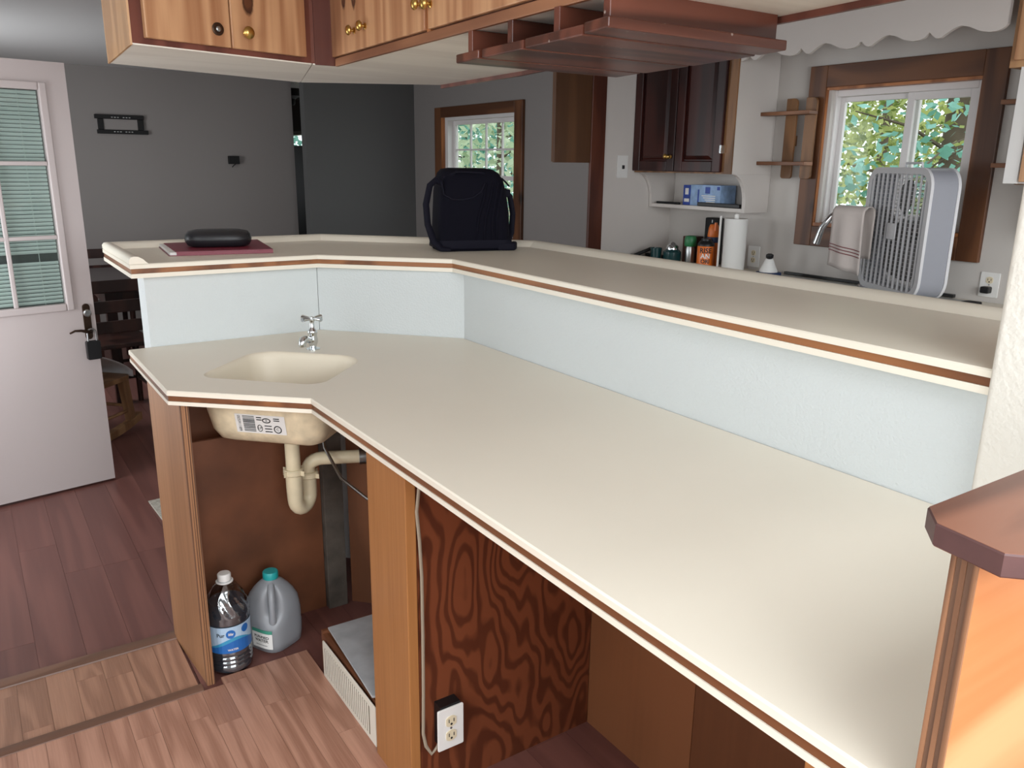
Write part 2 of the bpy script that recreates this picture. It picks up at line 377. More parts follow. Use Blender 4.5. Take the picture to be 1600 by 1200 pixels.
M['ink'] = plain('ink_black', (24, 24, 26), 0.6)
M['milky'] = plain('milky_plastic', (186, 189, 194), 0.35, var=0.03, **{'Transmission_Weight': 0.5})
M['clear'] = thin_glass('clear_bottle', (0.84, 0.88, 0.92), 0.5, 0.10)
M['cable'] = plain('cable_sheath', (150, 136, 118), 0.6)
M['brownbox'] = plain('brown_box', (84, 48, 38), 0.5)
M['tealdark'] = plain('dark_teal_jar', (24, 60, 62), 0.25)
M['darkwood'] = wood('dark_dining_wood', (36, 20, 17), (58, 34, 28), 'Z', rings=4, ring_scale=5, rough=0.35)
M['tablewood'] = plain('dark_tabletop', (62, 54, 54), 0.3)
M['rocker'] = wood('rocker_oak', (120, 86, 58), (156, 118, 84), 'Z', rings=4, ring_scale=6, rough=0.45)
M['whitecloth'] = plain('white_throw', (184, 182, 182), 0.8, var=0.08, vscale=12)
M['rug'] = plain('woven_mat', (172, 166, 154), 0.95, var=0.25, vscale=90)
M['bark'] = plain('bark', (96, 84, 70), 0.9, var=0.3, vscale=8)
M['soil'] = plain('ground_soil', (120, 118, 92), 0.95, var=0.3, vscale=2)
def leafmat(name, c1, c2):
    m, nt, p = newmat(name); N = nt.nodes.new; L = nt.links
    g = N('ShaderNodeNewGeometry'); r = N('ShaderNodeValToRGB'); r.color_ramp.elements[0].color = lin(c1); r.color_ramp.elements[1].color = lin(c2)
    L.new(g.outputs['Random Per Island'], r.inputs['Fac'])
    L.new(r.outputs['Color'], p.inputs['Base Color']); p.inputs['Roughness'].default_value = 0.5
    t = N('ShaderNodeBsdfTranslucent'); L.new(r.outputs['Color'], t.inputs['Color'])
    mx = N('ShaderNodeMixShader'); mx.inputs[0].default_value = 0.4
    L.new(p.outputs[0], mx.inputs[1]); L.new(t.outputs[0], mx.inputs[2]); L.new(mx.outputs[0], nt.nodes['Material Output'].inputs[0])
    return m
M['leaf_green'] = leafmat('leaf_green', (92, 116, 52), (196, 204, 124))
M['leaf_teal'] = leafmat('leaf_teal', (104, 160, 140), (160, 212, 200))
M['leaf_pale'] = leafmat('leaf_pale', (166, 186, 150), (222, 232, 206))
# ------------------------------------------------------------------ the setting
def struct(name, mb, mat, label=None, **k): return tag(build(name, mb, mat, **k), label, None, None, 'structure')
CEIL = 2.2
# dark house floor: slab plus planks where the camera can tell them apart
floor = struct('floor', MB().box(-2.3, 3.7, -2.6, 11.1, -0.12, -0.007), M['darkfloor'], 'dark reddish laminate floor of the house')
floor_far = MB().box(1.3, 3.6, -2.5, 11, -0.007, 0).box(-0.5, 1.3, 6.8, 11, -0.007, 0)
build('far_boards', floor_far, M['darkfloor'], floor)
def planks(parent, mat, x0, x1, y0, y1, w, length, ztop, thick, gap=0.0016, seed=1, clip=None):
    rnd = random.Random(seed); cache = {}
    n = int(math.ceil((x1-x0)/w - 1e-6))
    for i in range(n):
        xa = x0+i*w; xb = min(xa+w, x1); y = y0 - rnd.random()*length
        lo, hi = y0, y1
        if clip:
            lo, hi = clip(xa, xb, y0, y1)
            if hi-lo < 0.02: continue
            y = lo - rnd.random()*length
        while y < hi:
            ya, yb = max(y, lo), min(y+length, hi); y += length
            if yb-ya < 0.03: continue
            key = (round(xb-xa, 4), round(yb-ya, 4))
            cx, cy = (xa+xb)/2, (ya+yb)/2
            if key in cache:
                o = copy_part(cache[key], parent)
            else:
                hw, hl = (xb-xa)/2-gap/2, (yb-ya)/2-gap/2
                me = bpy.data.meshes.new('plank')
                b = MB().box(-hw, hw, -hl, hl, -thick, 0)
                me.from_pydata([tuple(p) for p in b.v], [], b.f); me.materials.append(mat)
                o = bpy.data.objects.new('plank', me); C.collection.objects.link(o); o.parent = parent
                cache[key] = o
            o.location = Vector((cx, cy, ztop)) - BASE[parent.name]
planks(floor, M['darkfloor'], -0.5, 1.32, 0.3, 6.8, 0.13, 1.22, 0.0, 0.007, gap=0.0008, seed=3,
       clip=lambda xa, xb, a, b: (a, b) if xa > 0.66 else ((2.2, b) if xa > 0.39 else (2.55, b)))
floor2 = struct('floor', MB().box(-2.2, 0.73, -2.5, 2.19, -0.006, -0.0005), M['nearfloor'], 'light oak laminate floor nearest the counter')
planks(floor2, M['nearfloor'], -0.656, 0.73, 0.75, 2.228, 0.066, 0.62, 0.008, 0.0085, gap=0.0007, seed=5,
       clip=lambda xa, xb, a, b: (a, b if xa > 0.40 else 2.19))
floor3 = struct('floor', MB().box(-0.5, 0.402, 2.2, 2.54, -0.006, -0.0005), M['stripfloor'], 'narrow strip of oak laminate between two dark floor mouldings')
planks(floor3, M['stripfloor'], -0.49, 0.402, 2.215, 2.53, 0.0743, 0.5, 0.006, 0.0065, gap=0.0007, seed=9)
def floor_trim(name, y0, y1, label):
    pr = [(y0, 0), (y0+0.004, 0.010), (y0+0.012, 0.014), (y1-0.008, 0.014), (y1, 0.006), (y1, 0)]
    m = MB().loft([[Vector((x, y, z)) for y, z in pr] for x in (-0.5, 0.408)])
    struct(name, m, M['molding'], label, smooth=30)
floor_trim('trim_1', 2.185, 2.228, 'brown floor moulding between the light floor and the strip')
floor_trim('trim_2', 2.512, 2.566, 'brown floor moulding between the strip and the dark floor')
struct('ceiling', MB().box(-2.3, 3.72, 0.22, 11.1, CEIL, CEIL+0.05), M['ceiling'], 'plain gray ceiling')
struct('ceiling', MB().box(-2.3, -0.75, -2.6, 0.22, 2.95, 3.0).box(0.95, 3.72, -2.6, 0.22, 2.95, 3.0).box(-0.75, 0.95, -2.6, -1.45, 2.95, 3.0).box(-0.75, 0.95, -0.05, 0.22, 2.95, 3.0), M['wallwhite'], 'high white sun room ceiling with an opening added for top light')  # ceiling raised and opened to let light fall from above
struct('wall_header', MB().box(-2.3, 3.6, 0.12, 0.22, CEIL, 2.95), M['wallwhite'], 'white wall above the opening of the sun room')
# outer wall with the kitchen, dining and hall windows
KW = (1.862, 2.600, 1.225, 1.868); SW = (5.315, 6.43, 0.93, 1.872); HW = (9.8, 10.7, 1.15, 1.845)
struct('wall_right', wall_x(MB(), 3.6, 3.72, -2.6, 3.70, 0, CEIL, [KW]).box(3.6, 3.72, -2.6, 0.22, CEIL, 2.95), M['kitchenwall'], 'off-white kitchen wall with the wide window')
struct('wall_dining', wall_x(MB(), 3.6, 3.72, 3.70, 11.1, 0, CEIL, [SW, (8.15, 9.05, 1.05, 1.95), HW]), M['graywall'], 'gray dining wall with the small window')  # middle opening is unseen, added with the hall lamp to light the hall
struct('wall_kitchen', MB().box(3.05, 3.6, 3.65, 3.75, 0, CEIL), M['kitchenwhite'], 'short white wall at the far end of the kitchen')
struct('wall_back', MB().box(-0.5, 2.63, 7.5, 7.6, 0, CEIL), M['graywall'], 'gray wall behind the dining table')
struct('wall_hall', MB().box(2.562, 3.6, 7.0, 7.1, 0, CEIL), M['shadedwall'], 'gray wall between hall and small window, darkened for shade')
struct('wall_end', MB().box(-0.5, 3.6, 11.0, 11.1, 0, CEIL), M['graywall'], 'gray wall at the end of the hall')
struct('wall_left', wall_x(MB(), -0.62, -0.5, 2.2, 11.1, 0, CEIL, [(3.06, 3.97, 0.0, 1.93)]), M['graywall'], 'gray wall holding the doorway')
struct('wall_front', MB().box(-2.2, -0.62, 2.2, 2.3, 0, CEIL), M['wallwhite'], 'white wall of the sun room')
struct('wall_side', wall_x(wall_x(MB(), -2.3, -2.2, -2.6, 0.12, 0, 2.95, [(-1.4, 0.12, 0.95, 2.75)]), -2.3, -2.2, 0.12, 2.3, 0, CEIL, [(0.12, 1.4, 0.95, 2.2)]), M['wallwhite'], 'white sun room wall with its window opening')
struct('wall_rear', wall_y(MB(), -2.6, -2.5, -2.2, 3.6, 0, 2.95, [(-1.1, 2.1, 0.95, 2.75)]), M['wallwhite'], 'white sun room wall with the rear window opening')
# pony wall under the bar, in an L with a cut corner
XW, YW = 1.415, 2.803
pw = MB()
pw.prism([(0.467, YW), (1.04, YW), (1.09, 2.92), (0.467, 2.92)], 0, 1.1375)
wall_bar = struct('wall_bar', pw, M['wallwhite'], 'white stippled low wall between counter and bar')
build('wall_section', MB().prism([(1.0415, YW), (XW, 2.403), (1.53, 2.455), (1.0915, 2.92)], 0, 1.1375), M['wallwhite'], wall_bar)
build('wall_section', MB().prism([(XW, 2.4025), (XW, 0.345), (1.53, 0.345), (1.53, 2.4545)], 0, 1.1375), M['wallwhite'], wall_bar)
struct('wall_column', MB().prism(rrect(1.362, 1.62, 0.362, 0.632, 0.012, 3), 0, CEIL), M['wallwarm'], 'warm white plastered wall end at the near end of the bar', smooth=40)
hw = struct('wall_half', MB().box(0.714, 1.362, 0.3265, 0.333, 0, 1.174), M['wallwhite'], 'low half wall closing the near end of the counter')
# wooden jamb between dining room and kitchen
struct('trim_3', MB().box(2.952, 3.052, 3.632, 3.6495, 0, CEIL), M['jambred'], 'tall reddish wooden jamb at the end of the white kitchen wall', bevel=0.003)
struct('ground', MB().box(3.72, 30, -10, 40, -0.7, -0.5), M['soil'], 'ground outside the windows')

# ------------------------------------------------------------------ windows
def window_1():
    y0, y1, z0, z1 = 1.782, 2.722, 1.113, 1.972
    w = thing('window_1', 'wide sliding kitchen window in a dark wooden casing', None, (3.6, 2.25, z0), kind='structure')
    cw = 0.098
    build('casing_board', MB().box(3.578, 3.6, y1-cw, y1, z0, z1), M['casing'], w, bevel=0.003)
    build('casing_board', MB().box(3.578, 3.6, y0, y0+cw, z0, z1), M['casing'], w, bevel=0.003)
    build('casing_board', MB().box(3.578, 3.6, y0+cw, y1-cw, z1-0.102, z1), M['casing_y'], w, bevel=0.003)
    build('casing_board', MB().box(3.578, 3.6, y0+cw, y1-cw, z0, z0+0.1), M['casing_y'], w, bevel=0.003)
    ya, yb, za, zb = y0+cw-0.014, y1-cw+0.014, z0+0.1, z1-0.102
    build('jamb_board', MB().box(3.585, 3.66, yb-0.018, yb, za, zb), M['jamb'], w)
    build('jamb_board', MB().box(3.585, 3.66, ya, ya+0.018, za, zb), M['jamb'], w)
    build('jamb_board', MB().box(3.585, 3.66, ya+0.018, yb-0.018, zb-0.012, zb), M['jamb'], w)
    build('jamb_board', MB().box(3.585, 3.66, ya+0.018, yb-0.018, za, za+0.016), M['jamb'], w)
    ya += 0.018; yb -= 0.018; za += 0.016; zb -= 0.012
    f = MB().box(3.625, 3.69, ya, ya+0.03, za, zb).box(3.625, 3.69, yb-0.03, yb, za, zb).box(3.625, 3.69, ya+0.03, yb-0.03, za, za+0.03).box(3.625, 3.69, ya+0.03, yb-0.03, zb-0.03, zb)
    build('frame', f, M['vinyl'], w, bevel=0.003)
    ym = 2.205
    def sash(a, b, x, g):
        s = MB().box(x, x+0.02, a, a+g, za+0.03, zb-0.03).box(x, x+0.02, b-g, b, za+0.03, zb-0.03).box(x, x+0.02, a+g, b-g, za+0.03, za+0.03+g).box(x, x+0.02, a+g, b-g, zb-0.03-g, zb-0.03)
        so = build('sash', s, M['vinyl'], w, bevel=0.002)
        build('pane', MB().box(x+0.008, x+0.012, a+g, b-g, za+0.03+g, zb-0.03-g), M['glass'], so)
    sash(ym-0.02, yb-0.03, 3.66, 0.024); sash(ya+0.03, ym+0.026, 3.636, 0.034)
window_1()
def window_2():
    y0, y1, z0, z1 = 5.215, 6.572, 0.83, 1.953
    w = thing('window_2', 'small double-hung window with a grid of panes in wooden casing', None, (3.6, 5.9, z0), kind='structure')
    cw = 0.11
    build('casing_board', MB().box(3.575, 3.6, y1-cw, y1, z0, z1), M['casing'], w, bevel=0.003)
    build('casing_board', MB().box(3.575, 3.6, y0, y0+cw, z0, z1), M['casing'], w, bevel=0.003)
    build('casing_board', MB().box(3.575, 3.6, y0+cw, y1-cw, z1-0.085, z1), M['casing_y'], w, bevel=0.003)
    build('casing_board', MB().box(3.575, 3.6, y0+cw, y1-cw, z0, z0+0.1), M['casing_y'], w, bevel=0.003)
    ya, yb, za, zb = SW
    build('jamb_board', MB().box(3.58, 3.70, yb, yb+0.03, za, zb), M['jamb'], w)
    f = MB().box(3.60, 3.70, ya, ya+0.03, za, zb).box(3.60, 3.70, yb-0.05, yb, za, zb).box(3.60, 3.70, ya+0.03, yb-0.05, zb-0.03, zb).box(3.60, 3.70, ya+0.03, yb-0.05, za, za+0.03)
    build('frame', f, M['vinyl'], w, bevel=0.003)
    a, b = ya+0.03, yb-0.05
    def sash(zl, zh, x, nv):
        g = 0.034
        so = build('sash', MB().box(x, x+0.03, a, a+g, zl, zh).box(x, x+0.03, b-g, b, zl, zh).box(x, x+0.03, a+g, b-g, zl, zl+g).box(x, x+0.03, a+g, b-g, zh-g, zh), M['vinyl'], w, bevel=0.002)
        ys = [a+g+(b-a-2*g)*k/4 for k in range(5)]; zs = [zl+g, (zl+zh)/2, zh-g]
        for k in (1, 2, 3): build('muntin', MB().box(x+0.006, x+0.022, ys[k]-0.007, ys[k]+0.007, zl+g, zh-g), M['vinyl'], so)
        build('muntin', MB().box(x+0.007, x+0.021, a+g, b-g, zs[1]-0.007, zs[1]+0.007), M['vinyl'], so)
        for k in range(4):
            for j in range(2): build('pane', MB().box(x+0.012, x+0.016, ys[k], ys[k+1], zs[j], zs[j+1]), M['glass'], so)
    sash(1.365, 1.842, 3.655, 4); sash(0.96, 1.40, 3.622, 4)
window_2()
w3 = thing('window_3', 'narrow glimpse of a bright window far down the hall', None, (3.6, 10.2, 1.15), kind='structure')
f = MB()
for a, b, c, d in ((9.8, 9.85, 1.15, 1.845), (10.65, 10.7, 1.15, 1.845), (9.85, 10.65, 1.15, 1.2), (9.85, 10.65, 1.8, 1.845)): f.box(3.6, 3.7, a, b, c, d)
build('frame', f, M['vinyl'], w3); build('pane', MB().box(3.65, 3.655, 9.85, 10.65, 1.2, 1.8), M['glass'], w3)

# ------------------------------------------------------------------ open half-glazed door
DU = Vector((-0.985, -0.173, 0)).normalized(); DN = Vector((-DU.y, DU.x, 0)) if (-DU.y*0 + DU.x*-1) > 0 else Vector((DU.y, -DU.x, 0))
DN = Vector((0.173, -0.985, 0)).normalized()
DM = frame_matrix((0.461, 4.10, 0), DU, DN, (0, 0, 1))
def dbox(s0, s1, d0, d1, z0, z1): return MB().box(s0, s1, d0, d1, z0, z1).xf(DM)
door = thing('door_1', 'open white half-glazed door with a nine-pane grid over closed blinds', None, (0.461, 4.10, 0.01), kind='structure')
T = 0.04; GX0, GX1, GZ0, GZ1 = 0.114, 0.70, 0.872, 1.770
sl = MB().box(0, GX0, -T, 0, 0.012, 1.885).box(GX1, 0.815, -T, 0, 0.012, 1.885).box(GX0, GX1, -T, 0, 0.012, GZ0).box(GX0, GX1, -T, 0, GZ1, 1.885).xf(DM)
build('slab', sl, M['doorwhite'], door)
o = 0.032
fr = MB().box(GX0-o, GX0, 0, 0.012, GZ0-o, GZ1+o).box(GX1, GX1+o, 0, 0.012, GZ0-o, GZ1+o).box(GX0, GX1, 0, 0.012, GZ0-o, GZ0).box(GX0, GX1, 0, 0.012, GZ1, GZ1+o).xf(DM)
build('glazing_frame', fr, M['doorwhite'], door, bevel=0.006, seg=3)
xs = [GX0+(GX1-GX0)*k/3 for k in range(4)]; zs = [GZ0, 1.165, 1.474, GZ1]
for k in (1, 2): build('muntin', MB().box(xs[k]-0.009, xs[k]+0.009, -0.004, 0.010, GZ0, GZ1).xf(DM), M['doorwhite'], door, bevel=0.004)
for k in (1, 2): build('muntin', MB().box(GX0, GX1, -0.005, 0.009, zs[k]-0.009, zs[k]+0.009).xf(DM), M['doorwhite'], door, bevel=0.004)
for i in range(3):
    for k in range(3): build('pane', MB().box(xs[i], xs[i+1], -0.010, -0.007, zs[k], zs[k+1]).xf(DM), M['doorglass'], door)
first = None; zz = GZ0+0.006; BLIND0 = GZ0+0.006
while zz < GZ1-0.012:
    if not 1.062 < zz+0.008 < 1.093:
        if first is None:
            slat = MB().add([(GX0+0.004, -0.020, 0), (GX1-0.004, -0.020, 0), (GX1-0.004, -0.014, 0.0075), (GX0+0.004, -0.014, 0.0075), (GX1-0.004, -0.017, 0.0145), (GX0+0.004, -0.017, 0.0145)],
                            [(0, 1, 2, 3), (3, 2, 4, 5)])
            slat.add([p + Vector((0, -0.001, 0)) for p in slat.v[:6]], [(3, 2, 1, 0), (5, 4, 2, 3)])
            slat.bend(lambda p: (p.x, p.y, p.z+zz)).xf(DM)
            first = build('blind_slat', slat, M['blind'], door)
            first_z = zz
        else: copy_part(first, door, (0, 0, zz-first_z))
    zz += 0.0168
for s in (0.19, 0.40, 0.61): build('ladder_cord', MB().box(s, s+0.002, -0.0155, -0.0145, GZ0, GZ1).xf(DM), M['blind'], door)
build('blind_shade_sheet', MB().box(GX0, GX1, -0.032, -0.029, GZ0, GZ1).xf(DM), plain('blind_gap_shade', (60, 66, 64), 0.6), door)  # dark sheet added so the gaps between slats look shaded
hp = build('handle_plate', MB().prism(rrect(0.020, 0.052, 0.700, 0.864, 0.0155, 6), 0, 0.007, frame_matrix((0, 0, 0), (1, 0, 0), (0, 0, 1), (0, 1, 0))).xf(DM), M['bronze'], door, bevel=0.002)
hp['label'] = 'antique bronze handle plate'
FY = frame_matrix((0, 0, 0), (1, 0, 0), (0, 0, 1), (0, 1, 0))
def dlathe(prof, s, z, n=18): return MB().lathe(prof, (0, 0, 0), n, FY).bend(lambda p: (p.x+s, p.y, p.z+z)).xf(DM)
build('lock_cylinder', dlathe([(0.017, 0.006), (0.017, 0.016), (0.012, 0.018), (0.012, 0.020), (0.004, 0.020)], 0.035, 0.822), M['steel'], hp, smooth=40)
build('lever', MB().tube([(0.036, 0.006, 0.742), (0.036, 0.04, 0.742), (0.05, 0.05, 0.743), (0.08, 0.05, 0.752), (0.105, 0.05, 0.754), (0.128, 0.05, 0.745)], [0.008, 0.008, 0.008, 0.006, 0.005, 0.004], 10).xf(DM), M['bronze'], hp, smooth=60)
pk = thing('padlock', 'black padlock hanging from the lever of the white door', 'padlock', tuple(DM @ Vector((0.036, 0.03, 0.61))))
build('body', MB().prism(rrect(0.004, 0.064, 0.612, 0.698, 0.008, 4), 0.022, 0.046, FY).xf(DM), M['black'], pk, bevel=0.003)
build('shackle', MB().tube([(0.016, 0.034, 0.69), (0.016, 0.034, 0.73)] + [(0.034-0.018*math.cos(PI*k/8), 0.034, 0.73+0.022*math.sin(PI*k/8)) for k in range(1, 8)] + [(0.052, 0.034, 0.73), (0.052, 0.034, 0.69)], 0.0045, 8).xf(DM), M['steel'], pk, smooth=60)
# ------------------------------------------------------------------ lower counter with moulded sink
ZL = 0.907
ctr = thing('lower_counter', 'long cream counter with cut corner, wood edge band and moulded sink', 'counter', (1.0, 1.5, 0.868))
OUT = [(0.397, 2.795), (0.397, 2.228), (0.693, 1.958), (0.695, 0.328), (1.413, 0.328), (1.413, 2.402), (1.040, 2.801), (0.475, 2.801)]
def inset_poly(poly, d):
    n = len(poly); out = []
    a = sum(poly[i][0]*poly[(i+1) % n][1]-poly[(i+1) % n][0]*poly[i][1] for i in range(n)); sg = 1 if a > 0 else -1
    for i in range(n):
        p0, p1, p2 = Vector(poly[i-1]), Vector(poly[i]), Vector(poly[(i+1) % n])
        e1 = (p1-p0).normalized(); e2 = (p2-p1).normalized()
        n1 = Vector((-e1.y, e1.x))*sg; n2 = Vector((-e2.y, e2.x))*sg
        b = n1+n2; out.append(tuple(p1 + b*(d/(1+n1.dot(n2)))))
    return out
SC = Vector((0.735, 2.307, 0)); E1 = Vector((1, -1, 0)).normalized(); E2 = Vector((1, 1, 0)).normalized()
def sloop(inset, z, rs=(0.10, 0.085, 0.055, 0.055), n=7):
    rs = [max(0.02, r-inset*0.6) for r in rs]
    return [SC + E1*p[0] + E2*p[1] + Vector((0, 0, z)) for p in rrect(-0.188+inset, 0.188-inset, -0.148+inset, 0.205-inset, rs, n)]
hole = sloop(0.0, ZL)
def slab_with_hole(outer, holep, z):
    polys = [[Vector((p[0], p[1], 0)) for p in outer], [Vector((p.x, p.y, 0)) for p in holep]]
    flat = [p for q in polys for p in q]
    return [Vector((p.x, p.y, z)) for p in flat], tessellate_polygon(polys)
top = MB()
OI = inset_poly(OUT, 0.003)
vs, tr = slab_with_hole(OI, hole, ZL); top.add(vs, tr)
top.loft([[Vector((p[0], p[1], ZL)) for p in OI], [Vector((p[0], p[1], ZL-0.003)) for p in OUT], [Vector((p[0], p[1], ZL-0.014)) for p in OUT], [Vector((p[0], p[1], ZL-0.014)) for p in inset_poly(OUT, 0.03)]], False, False)
top_o = build('worktop', top, M['counter'], ctr)
build('wood_band', MB().loft([[Vector((p[0], p[1], z)) for p in q] for q, z in ((inset_poly(OUT, 0.03), ZL-0.0145), (inset_poly(OUT, 0.003), ZL-0.0145), (inset_poly(OUT, 0.003), ZL-0.029), (inset_poly(OUT, 0.03), ZL-0.029))], False, False), M['band'], ctr)
lo = MB(); I2 = inset_poly(OUT, 0.001); vs, tr = slab_with_hole(I2, sloop(-0.02, 0), ZL-0.040); lo.add(vs, tr)
lo.loft([[Vector((p[0], p[1], ZL-0.0295)) for p in inset_poly(OUT, 0.03)], [Vector((p[0], p[1], ZL-0.0295)) for p in I2], [Vector((p[0], p[1], ZL-0.040)) for p in I2]], False, False)
build('lower_strip', lo, M['counter'], ctr)
loops = [sloop(0, ZL), sloop(0.003, ZL-0.001), sloop(0.008, ZL-0.006), sloop(0.012, ZL-0.02), sloop(0.024, ZL-0.11), sloop(0.034, ZL-0.15), sloop(0.055, ZL-0.175), sloop(0.085, ZL-0.182), sloop(0.125, ZL-0.185)]
basin = build('sink_basin', MB().loft(loops, False, True), M['sink_in'], ctr, smooth=75)
oloops = [sloop(-0.018, ZL-0.0405), sloop(-0.006, ZL-0.045), sloop(0.0, ZL-0.10), sloop(0.012, ZL-0.16), sloop(0.028, ZL-0.187), sloop(0.055, ZL-0.200), sloop(0.085, ZL-0.203), sloop(0.125, ZL-0.204)]
bo = build('basin_shell', MB().loft(oloops, False, True), M['basinout'], ctr, smooth=75); bo['label'] = 'stained cream underside of the sink'
# paper sticker on the front of the basin shell (front face looks along -E2)
def on_basin(x, z, lift=0.002):
    t = (ZL-0.10-z)/0.06; ins = 0.0 + max(0, t)*0.012 + 0.0
    return SC + E1*x + E2*(-0.148+ins-lift) + Vector((0, 0, z))
stk = MB(); gx = [-0.118, -0.045, 0.02]
def plate(mb, x0, x1, z0, z1, lift, n=4):
    g = [[on_basin(x0+(x1-x0)*i/n, z0+(z1-z0)*j/n, lift) for i in range(n+1)] for j in range(n+1)]
    vs = [p for r in g for p in r]
    return mb.add(vs, [(j*(n+1)+i, j*(n+1)+i+1, (j+1)*(n+1)+i+1, (j+1)*(n+1)+i) for j in range(n) for i in range(n)])
SX0, SX1, SZ0, SZ1 = -0.078, 0.074, 0.750, 0.808
st = build('sticker', plate(MB(), SX0, SX1, SZ0, SZ1, 0.002), M['paper'], bo); st['label'] = 'white barcode sticker'
bars = MB(); rnd = random.Random(2); z = SZ1-0.004
while z > SZ0+0.005:
    h = rnd.choice((0.0012, 0.002, 0.003)); plate(bars, SX0+0.024, SX0+0.060, z-h, z, 0.003, 1); z -= h+rnd.choice((0.0014, 0.002))
build('barcode', bars, M['ink'], bo)
def basin_text(body, size, x, z, rot=0.0):
    m = text_mb(body, size, 0.0).xf(Matrix.Rotation(rot, 4, 'Z'))
    return m.bend(lambda p: on_basin(x+p.x, z+p.y, 0.003))
build('printed_number', basin_text('00591189', 0.0125, SX0+0.012, (SZ0+SZ1)/2, -PI/2), M['ink'], bo)
lg = MB()
def ring(mb, cx, cz, rx, rz, w):
    a = [(cx+rx*math.cos(2*PI*i/20), cz+rz*math.sin(2*PI*i/20)) for i in range(20)]; b = [(cx+(rx-w)*math.cos(2*PI*i/20), cz+(rz-w)*math.sin(2*PI*i/20)) for i in range(20)]
    mb.loft([[on_basin(x, z, 0.003) for x, z in a], [on_basin(x, z, 0.003) for x, z in b]], False, False)
ring(lg, SX0+0.096, SZ1-0.016, 0.013, 0.008, 0.003); ring(lg, SX0+0.127, SZ0+0.016, 0.012, 0.012, 0.003); ring(lg, SX0+0.073, SZ0+0.017, 0.008, 0.011, 0.002)
for (cx, cz, sz, tx) in ((SX0+0.096, SZ1-0.016, 0.009, 'B'), (SX0+0.127, SZ0+0.016, 0.012, 'C'), (SX0+0.073, SZ0+0.017, 0.012, 'LP')): lg.join(basin_text(tx, sz, cx, cz))
for k in range(3): plate(lg, SX0+0.088, SX0+0.110, SZ0+0.006+k*0.009, SZ0+0.009+k*0.009, 0.003, 1)
for k in range(2): plate(lg, SX0+0.118, SX0+0.136, SZ1-0.010-k*0.006, SZ1-0.007-k*0.006, 0.003, 1)
plate(lg, SX0+0.066, SX0+0.082, SZ1-0.009, SZ1-0.006, 0.003, 1); plate(lg, SX0+0.066, SX0+0.082, SZ1-0.016, SZ1-0.013, 0.003, 1)
build('printed_marks', lg, M['ink'], bo)

# ------------------------------------------------------------------ little chrome tap on the counter
FX, FYY = 0.905, 2.505
tap = thing('faucet', 'small chrome single tap with a cross handle behind the counter sink', 'faucet', (FX, FYY, ZL))
build('base_flange', MB().lathe([(0.022, 0), (0.022, 0.003), (0.012, 0.006)], (FX, FYY, ZL), 24), M['chrome'], tap, smooth=50)
build('body', MB().lathe([(0.010, 0.004), (0.012, 0.012), (0.016, 0.024), (0.0165, 0.034), (0.014, 0.045), (0.0145, 0.05), (0.016, 0.056), (0.014, 0.064), (0.008, 0.07), (0.0075, 0.092), (0.008, 0.094)], (FX, FYY, ZL), 24), M['chrome'], tap, smooth=50)
dv = Vector((-0.86, -0.5, 0)).normalized(); B0 = Vector((FX, FYY, ZL))
build('spout', MB().tube([B0+Vector((0, 0, 0.03)), B0+dv*0.02+Vector((0, 0, 0.034)), B0+dv*0.036+Vector((0, 0, 0.040)), B0+dv*0.047+Vector((0, 0, 0.038)), B0+dv*0.052+Vector((0, 0, 0.028)), B0+dv*0.052+Vector((0, 0, 0.018))], [0.009, 0.010, 0.012, 0.013, 0.012, 0.011], 14), M['chrome'], tap, smooth=60)
hd = build('cross_handle', MB().lathe([(0.009, 0.092), (0.010, 0.098), (0.009, 0.106), (0.003, 0.108)], B0, 16), M['chrome'], tap, smooth=50)
for k in range(4):
    a = math.radians(25)+k*PI/2; d = Vector((math.cos(a), math.sin(a), 0))
    build('handle_arm', MB().tube([B0+d*0.006+Vector((0, 0, 0.101)), B0+d*0.026+Vector((0, 0, 0.102)), B0+d*0.041+Vector((0, 0, 0.102))], [0.0042, 0.0056, 0.0072], 10), M['chrome'], hd, smooth=60)

# ------------------------------------------------------------------ drain under the sink
tr = thing('sink_drain', 'cream plastic drain trap hanging under the counter sink', 'drain pipe', (0.742, 2.30, 0.45))
DX, DY = 0.748, 2.30
build('strainer_nut', MB().lathe([(0.03, 0.692), (0.034, 0.69), (0.034, 0.705), (0.02, 0.705)], (DX, DY, 0), 24), M['steel'], tr, smooth=40)
build('tailpiece', MB().lathe([(0.022, 0.585), (0.022, 0.70)], (DX, DY, 0), 24), M['pvc'], tr, smooth=40)
def slip_nut(c, z):
    n = MB().lathe([(0.027, 0), (0.031, 0.003), (0.031, 0.016), (0.027, 0.02)], (c[0], c[1], z), 24)
    for k in range(4):
        a = k*PI/2+0.5; n.prism([(c[0]+0.028*math.cos(a-0.1), c[1]+0.028*math.sin(a-0.1)), (c[0]+0.042*math.cos(a), c[1]+0.042*math.sin(a)), (c[0]+0.028*math.cos(a+0.1), c[1]+0.028*math.sin(a+0.1))], z+0.002, z+0.017)
    return n
build('slip_nut', slip_nut((DX, DY), 0.572), M['pvc'], tr, smooth=40)
u = Vector((0.86, 0.51, 0)).normalized(); P0 = Vector((DX, DY, 0)); R_ = 0.034
path = [P0+Vector((0, 0, 0.58)), P0+Vector((0, 0, 0.53))] + [P0+u*(R_-R_*math.cos(PI*k/10))+Vector((0, 0, 0.492-R_*math.sin(PI*k/10)*1.15)) for k in range(11)] + [P0+u*2*R_+Vector((0, 0, 0.545))]
build('trap_bend', MB().tube(path, [0.025, 0.025]+[0.0235]*12, 16), M['pvc'], tr, smooth=60)
P1 = P0+u*2*R_
build('slip_nut', slip_nut((P1.x, P1.y), 0.54), M['pvc'], tr, smooth=40)
pd = Vector((0.93, -0.36, 0)).normalized()
